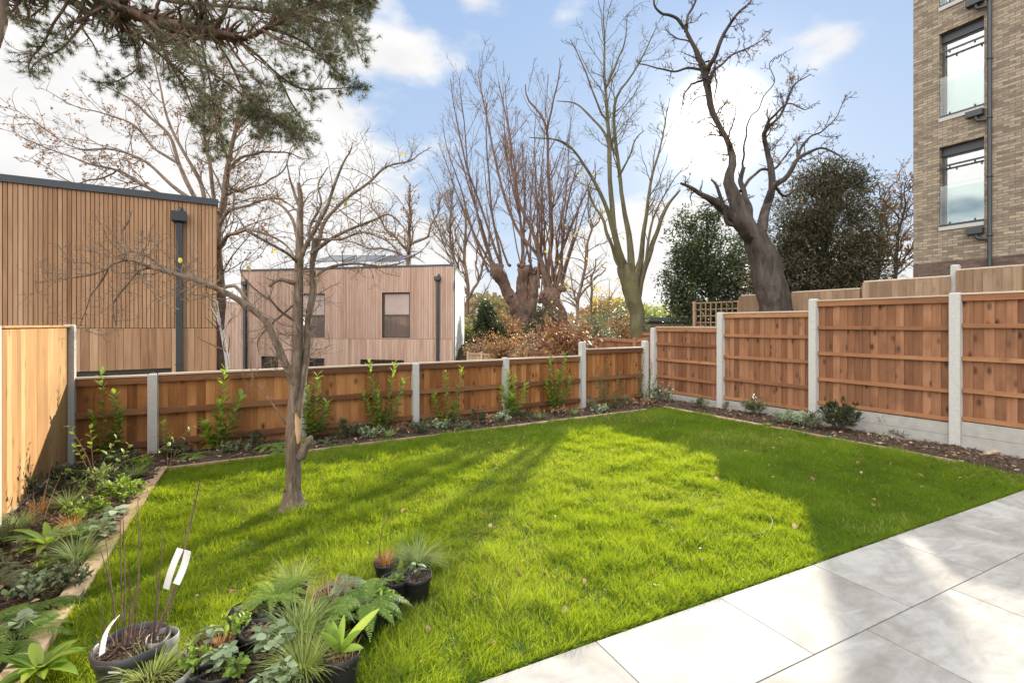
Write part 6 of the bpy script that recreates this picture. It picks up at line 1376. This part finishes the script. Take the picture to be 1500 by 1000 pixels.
# ---- back bed
BB_ = 'low plants in the back bed'
def gb_(px, off): q_ = at_fence(px, off); q_[2] = .03; return q_
for (px, off, kind, lab) in (
 (285, .5, 'f', 'small fern right of the first concrete post'), (345, .55, 'b', 'low dark clump in the bed left of the apple tree'), (398, .5, 'f', 'dark fern just left of the apple trunk'), (415, .8, 'f', 'lower fern touching the edging by the apple trunk'),
 (478, .6, 'f', 'blue green fern just right of the apple trunk'), (505, .35, 'c', 'dark low conifer bush against the fence right of the apple tree'), (542, .5, 'g', 'low variegated plant midway along the back bed'), (590, .4, 'd', 'dead brown clump left of the middle concrete post'),
 (622, .5, 'b', 'grey dead foliage below the middle concrete post'), (640, .45, 'g', 'small leafy clump right of the middle concrete post'), (695, .5, 'c', 'dark tuft between two laurels'), (718, .55, 'd', 'brown withered clump left of the bright laurel'),
 (790, .6, 's', 'small sedge tuft left of the darker laurel'), (842, .6, 's', 'pale grass tuft at the foot of the tall concrete post'), (868, .45, 'l', 'grey spiky plant beyond the tall concrete post'), (905, .5, 'l', 'grey mound in front of the last low panel'), (925, .35, 'd', 'brown twiggy clump in the far corner')):
    c = gb_(px, off)
    if kind == 'f': fern(lab, c, 12, .30, L_fern if px < 450 else L_ever, group=BB_, rise=.8)
    if kind == 'b': bushy(lab, c, .22, .2, 420, .05, .014, L_grey, group=BB_)
    if kind == 'c': bushy(lab, c, .24, .26, 900, .045, .008, L_ever, group=BB_)
    if kind == 'g': bushy(lab, c, .2, .16, 200, .05, .03, L_silver, group=BB_, stem=K_stem)
    if kind == 'd': bushy(lab, c, .16, .16, 160, .04, .02, L_dead, group=BB_)
    if kind == 's': tuft(lab, c, 160, .18, L_sedge, 1.2, .006, 1.0, group=BB_)
    if kind == 'l': bushy(lab, c, .24, .34, 900, .04, .006, L_grey, group=BB_)
# ---- right bed
RB_ = 'plants in the bed below the tall right fence'
def gr(px, py): c = G(px, py, .03); return c
bushy('dark green yew like shrub with feathery tips in front of a concrete post', gr(1232, 632), .31, .50, 6500, .05, .009, L_ever, name='yew', cat='shrub', group=RB_, ns=34, updir=1.3, sr=.004)
t = bushy('grey lavender like mound with white flowers in the far right corner', gr(968, 590), .28, .38, 900, .075, .013, L_grey, group=RB_, ns=20)
c = gr(968, 590); n = 26; mb = MB(); p = c + np.c_[rng.normal(0, .14, n), rng.normal(0, .1, n), rng.uniform(.2, .45, n)]; leafset(mb, p, rng.normal(size=(n, 3)), rng.normal(size=(n, 3)), .035, .03, .5, 2, [.5, 1, .4]); mb.build('flowers', L_white, t)
bushy('low grey shrub below the first tall panel', gr(1028, 600), .22, .22, 600, .06, .013, L_grey, group=RB_, ns=16)
t = bushy('grey green shrub with one white flower before the second tall panel', gr(1108, 610), .24, .32, 1100, .065, .013, L_grey, group=RB_, ns=24)
c = gr(1106, 612); n = 8; mb = MB(); p = c + V3(0, 0, .34) + rng.normal(0, .02, (n, 3)); leafset(mb, p, rng.normal(size=(n, 3)), rng.normal(size=(n, 3)), .04, .03, .5, 2, [.5, 1, .4]); mb.build('flower', L_white, t)
bushy('loose silver shrub just left of the second concrete post', gr(1160, 622), .3, .24, 1100, .065, .013, L_silver, group=RB_, ns=24)
bushy('grey shrub touching the foot of the second concrete post', gr(1190, 627), .18, .26, 600, .065, .013, L_grey, group=RB_, ns=14)
bushy('upright small grey shrub between the first two tall panels', gr(1062, 600), .14, .18, 400, .04, .007, L_grey, group=RB_, ns=10)
rosette('small lime green leafy plant on the lawn edge below the second panel', gr(1125, 624), 16, .09, .035, L_bright, group=RB_, rise=1.5)
for (px, py, lab) in ((1178, 636, 'flat pale green plant beside the edging left of the yew'), (1212, 641, 'small flat plant at the edging below the yew'), (1288, 650, 'pale blue green plant right of the yew near the edging'), (1365, 657, 'silver green plant near the corner of the timber edging')):
    rosette(lab, gr(px, py), 26, .07, .03, L_silver, group=RB_, rise=.6, curl=.8)
for k, (px, py, tops, lab) in enumerate(((1305, 634, [(1290, 612), (1302, 610), (1318, 618), (1296, 624)], 'thin spindly plant with whorled leaves left of the nearest concrete post'), (1372, 643, [(1358, 620), (1375, 617), (1388, 622), (1366, 612), (1382, 634)], 'leafy dark sprig just left of the nearest concrete post'), (1408, 650, [(1402, 630), (1418, 626), (1412, 640)], 'pale sprig at the foot of the nearest concrete post'), (1440, 652, [(1428, 628), (1446, 632), (1458, 630), (1436, 640)], 'spindly sprigs right of the nearest concrete post'))):
    Yk = gr(px, py)[1]; t = thing('shrub', lab, 'plant', gr(px, py), RB_); b_ = gr(px, py)
    stemmed(t, [[b_, (b_ + P(x_, y_, Yk)) / 2 + V3(.01, 0, .01), P(x_, y_, Yk)] for x_, y_ in tops], 13, .10, .03, L_grey, K_stem, .0035, start=.35, up=.2)
bushy('low brown twiggy plant along the nearest gravel board', gr(1322, 640), .22, .12, 260, .035, .01, L_grey, group=RB_, ns=14)

# ------------------------------------------------------------------ fallen leaves, hose ring, sticks
def leaf_mesh(k, size, mat):
    mb = MB(); pf = [.1, .7, 1, .75, .1]; leafset(mb, V3(-size / 2, 0, 0)[None], V3(1, 0, .15), V3(0, 0, 1), size, size * (.5 + .12 * k), .9 + .4 * k, 4, pf, fold=.35 - .1 * k, rnd=[.25, .55, .9][k]); return mb
protos = [leaf_mesh(k, .062, L_dead) for k in range(3)]
places = [G(x, y, .045) for x, y in ((725, 679), (830, 686), (703, 776), (760, 836), (955, 836), (1165, 768), (620, 967), (797, 837), (718, 768), (655, 658), (1258, 676), (1262, 690), (880, 742), (1143, 640), (1093, 660), (535, 855), (680, 700), (900, 660), (1000, 640), (980, 720), (590, 745), (330, 770), (322, 742), (280, 760), (1190, 700), (1280, 730), (632, 690), (768, 640), (868, 640), (1050, 700), (720, 938), (530, 925))]
while len(places) < 96:
    c = rng.uniform([-3.5, 2.2], [5.2, 9.2]); 
    if inside(c[None], np.array([p[:2] for p in lawn]))[0]: places.append(V3(c[0], c[1], .04))
pr = []
for k in range(3): o = protos[k].build('fallen_leaf', L_dead, None, (0, 0, 0)); pr.append(o)
for i, p in enumerate(places):
    o = pr[i] if i < 3 else pr[i % 3].copy()
    if i >= 3: col.objects.link(o)
    o.location = tuple(p); o.rotation_euler = (rng.normal(0, .35), rng.normal(0, .35), rng.random() * 6.28); s_ = rng.uniform(.55, 1.15) * (1.1 if p[1] > 5 else .85); o.scale = (s_, s_, s_)
    tag(o, 'small curled brown fallen leaf lying on the lawn', 'fallen leaf', 'fallen leaves on the lawn')
n = 420; pts = []
for poly in BEDS:
    pp = np.array([p[:2] for p in poly]); q_ = rng.uniform(pp.min(0), pp.max(0), (1400, 2)); pts.append(q_[inside(q_, pp)][:150])
pts = np.concatenate(pts); n = len(pts); mb = MB(); leafset(mb, np.c_[pts, np.full(n, .065)], rng.normal(size=(n, 3)) * [1, 1, .25], V3(0, 0, 1) + rng.normal(0, .4, (n, 3)), rng.uniform(.03, .07, n), rng.uniform(.02, .04, n), rng.uniform(.3, 1.4, n), 3, [.2, 1, .8, .1], fold=.25)
tag(mb.build('leaf_litter', L_dead, None, (0, 0, 0)), kind='stuff')
mb = MB(); zz = .048
pl = [G(x, y, zz) for x, y in ((905, 733), (925, 744), (955, 757), (990, 769), (1030, 778), (1075, 783), (1110, 781), (1128, 772), (1131, 760), (1120, 750), (1098, 743), (1070, 740), (1045, 743), (1032, 752), (1030, 762))]
tubes(mb, resample(pl, 60), np.full(60, .0024), 6); tag(mb.build('garden_wire', simple('dull_green_wire', (.16, .17, .08), .6), None), 'thin looped wire lying in the sunlit grass', 'wire')
c = G(1412, 664, .045); n = 7; mb = MB(); leafset(mb, c + rng.normal(0, .035, (n, 3)) * [1.6, 1, .3], rng.normal(size=(n, 3)) * [1, 1, .3], V3(0, 0, 1) + rng.normal(0, .4, (n, 3)), .13, .07, rng.uniform(.8, 2, n), 5, [.2, .8, 1, .9, .6, .1], fold=.4, rnd=rng.random(n) * .4 + .5)
tag(mb.build('curled_leaf', L_orange, None), 'curled orange brown leaf lying at the near end of the right bed', 'fallen leaf')
# more plants that fill the cluster and the beds
for (px, py, w, h, lab, kind) in ((470, 905, 46, .17, 'black pot of bright fern fronds between the two big sedges', 'f'), (565, 880, 40, .15, 'dark leaved sprig in a pot under the edge of the broad fern', 'l'), (345, 925, 46, .17, 'black pot of loose green stems left of the dried grey plant', 'b'),
                                  (430, 855, 40, .15, 'grassy yellow green clump behind the tall arching sedge', 's'), (290, 975, 50, .18, 'black pot of small green leaves between the big dark pot and the succulent', 'b'), (415, 1000, 50, .16, 'pot of silver scalloped leaves at the bottom edge', 'r')):
    t, top, r = potted(lab, px, py, w, h)
    if kind == 'f': fern(None, top, 16, .24, L_fern, t=t, rise=1.4)
    if kind == 'l': bushy(None, top, .07, .12, 120, .035, .016, L_laurel, t=t, stem=K_stem, ns=7, sr=.002)
    if kind == 'b': bushy(None, top, .08, .11, 150, .03, .014, L_bright, t=t, stem=K_stem, ns=9, sr=.0018)
    if kind == 's': tuft(None, top, 240, .2, L_lime, 1.1, .0045, 1.2, t=t, r0=r * .5)
    if kind == 'r': rosette(None, top, 34, .04, .036, L_silver, t=t, rise=1.0, curl=.3, stalk=.06)
for (px, py, kind, lab) in ((128, 758, 'b', 'small bright leafy clump behind the silver marbled plant'), (30, 775, 's', 'grassy clump between the fence and the strap leaved plant'), (85, 868, 'b', 'low green mat beside the sleeper edging in the lower bed'), (22, 945, 'f', 'drooping fern above the glossy corner plant'),
                            (168, 757, 'r', 'round silvery leaves right against the sleeper edging'), (198, 700, 's', 'grass clump at the top corner of the sleeper edging'), (92, 700, 'b', 'grey leafed clump by the corner of the left fence'), (120, 790, 's', 'second striped sedge just above the arching one'), (28, 925, 'r', 'broad ragged leaves low in the front of the left bed'),
                            (205, 690, 'b', 'dark leafy mat in the shade of the first low panel'), (132, 700, 'f', 'fern under the lanky bare stemmed shrub')):
    c = G(px, py, .03)
    if kind == 'b': bushy(lab, c, .17, .16, 420, .04, .016, L_bright if py < 760 and px > 120 else L_grey, group=LB_, stem=K_stem, ns=14)
    if kind == 's': tuft(lab, c, 240, .22, L_sedge, 1.3, .006, 1.1, group=LB_)
    if kind == 'f': fern(lab, c, 14, .32, L_fern, group=LB_, rise=.9)
    if kind == 'r': rosette(lab, c, 26, .1, .06, L_silver, group=LB_, rise=.7, curl=.6, stalk=.06)
for (px, off, kind, lab) in ((262, .3, 'b', 'leafy mat against the fence right of the first post'), (375, .3, 'c', 'dark low bush against the fence left of the apple trunk'), (436, .45, 'f', 'fern directly behind the foot of the apple tree'), (528, .3, 'b', 'dull green clump under the two headed laurel'), (570, .65, 's', 'thin sedge beside the edging midway along'), (604, .65, 'c', 'dark heather like mound by the edging'),
                             (668, .65, 'b', 'leafy mat by the edging below the slim laurel'), (735, .35, 'g', 'pale leaved clump at the foot of the bright laurel'), (765, .55, 'c', 'dark mound right of the bright laurel'), (818, .4, 'd', 'brown leafy tangle below the darker laurel'), (880, .65, 'g', 'silver green clump by the edging near the corner'), (948, .6, 'd', 'withered stems in front of the corner post')):
    c = gb_(px, off)
    if kind == 'f': fern(lab, c, 14, .34, L_fern, group=BB_, rise=.8)
    if kind == 'b': bushy(lab, c, .22, .18, 500, .05, .016, L_grey, group=BB_)
    if kind == 'c': bushy(lab, c, .22, .22, 900, .04, .008, L_ever, group=BB_)
    if kind == 'g': bushy(lab, c, .2, .16, 260, .05, .03, L_silver, group=BB_, stem=K_stem)
    if kind == 'd': bushy(lab, c, .18, .18, 260, .04, .02, L_dead, group=BB_)
    if kind == 's': tuft(lab, c, 160, .2, L_sedge, 1.2, .006, 1.0, group=BB_)
# crumbs of dead leaf scattered on the lawn
n = 1500; cpt = np.array([G(u_, v_, 0)[:2] for u_, v_ in zip(np.r_[rng.uniform(440, 800, n // 2), rng.uniform(250, 1100, n // 2)], np.r_[rng.uniform(640, 730, n // 2), rng.uniform(630, 900, n // 2)])])
cpt = cpt[inside(cpt, np.array([p[:2] for p in lawn]))]; n = len(cpt); mb = MB()
leafset(mb, np.c_[cpt, rng.uniform(.03, .06, n)], rng.normal(size=(n, 3)) * [1, 1, .5], V3(0, 0, 1) + rng.normal(0, .6, (n, 3)), rng.uniform(.008, .026, n), rng.uniform(.006, .016, n), .6, 2, [.4, 1, .2], rnd=rng.random(n) * .7)
tag(mb.build('leaf_crumbs', L_mulch, None, (0, 0, 0)), kind='stuff')
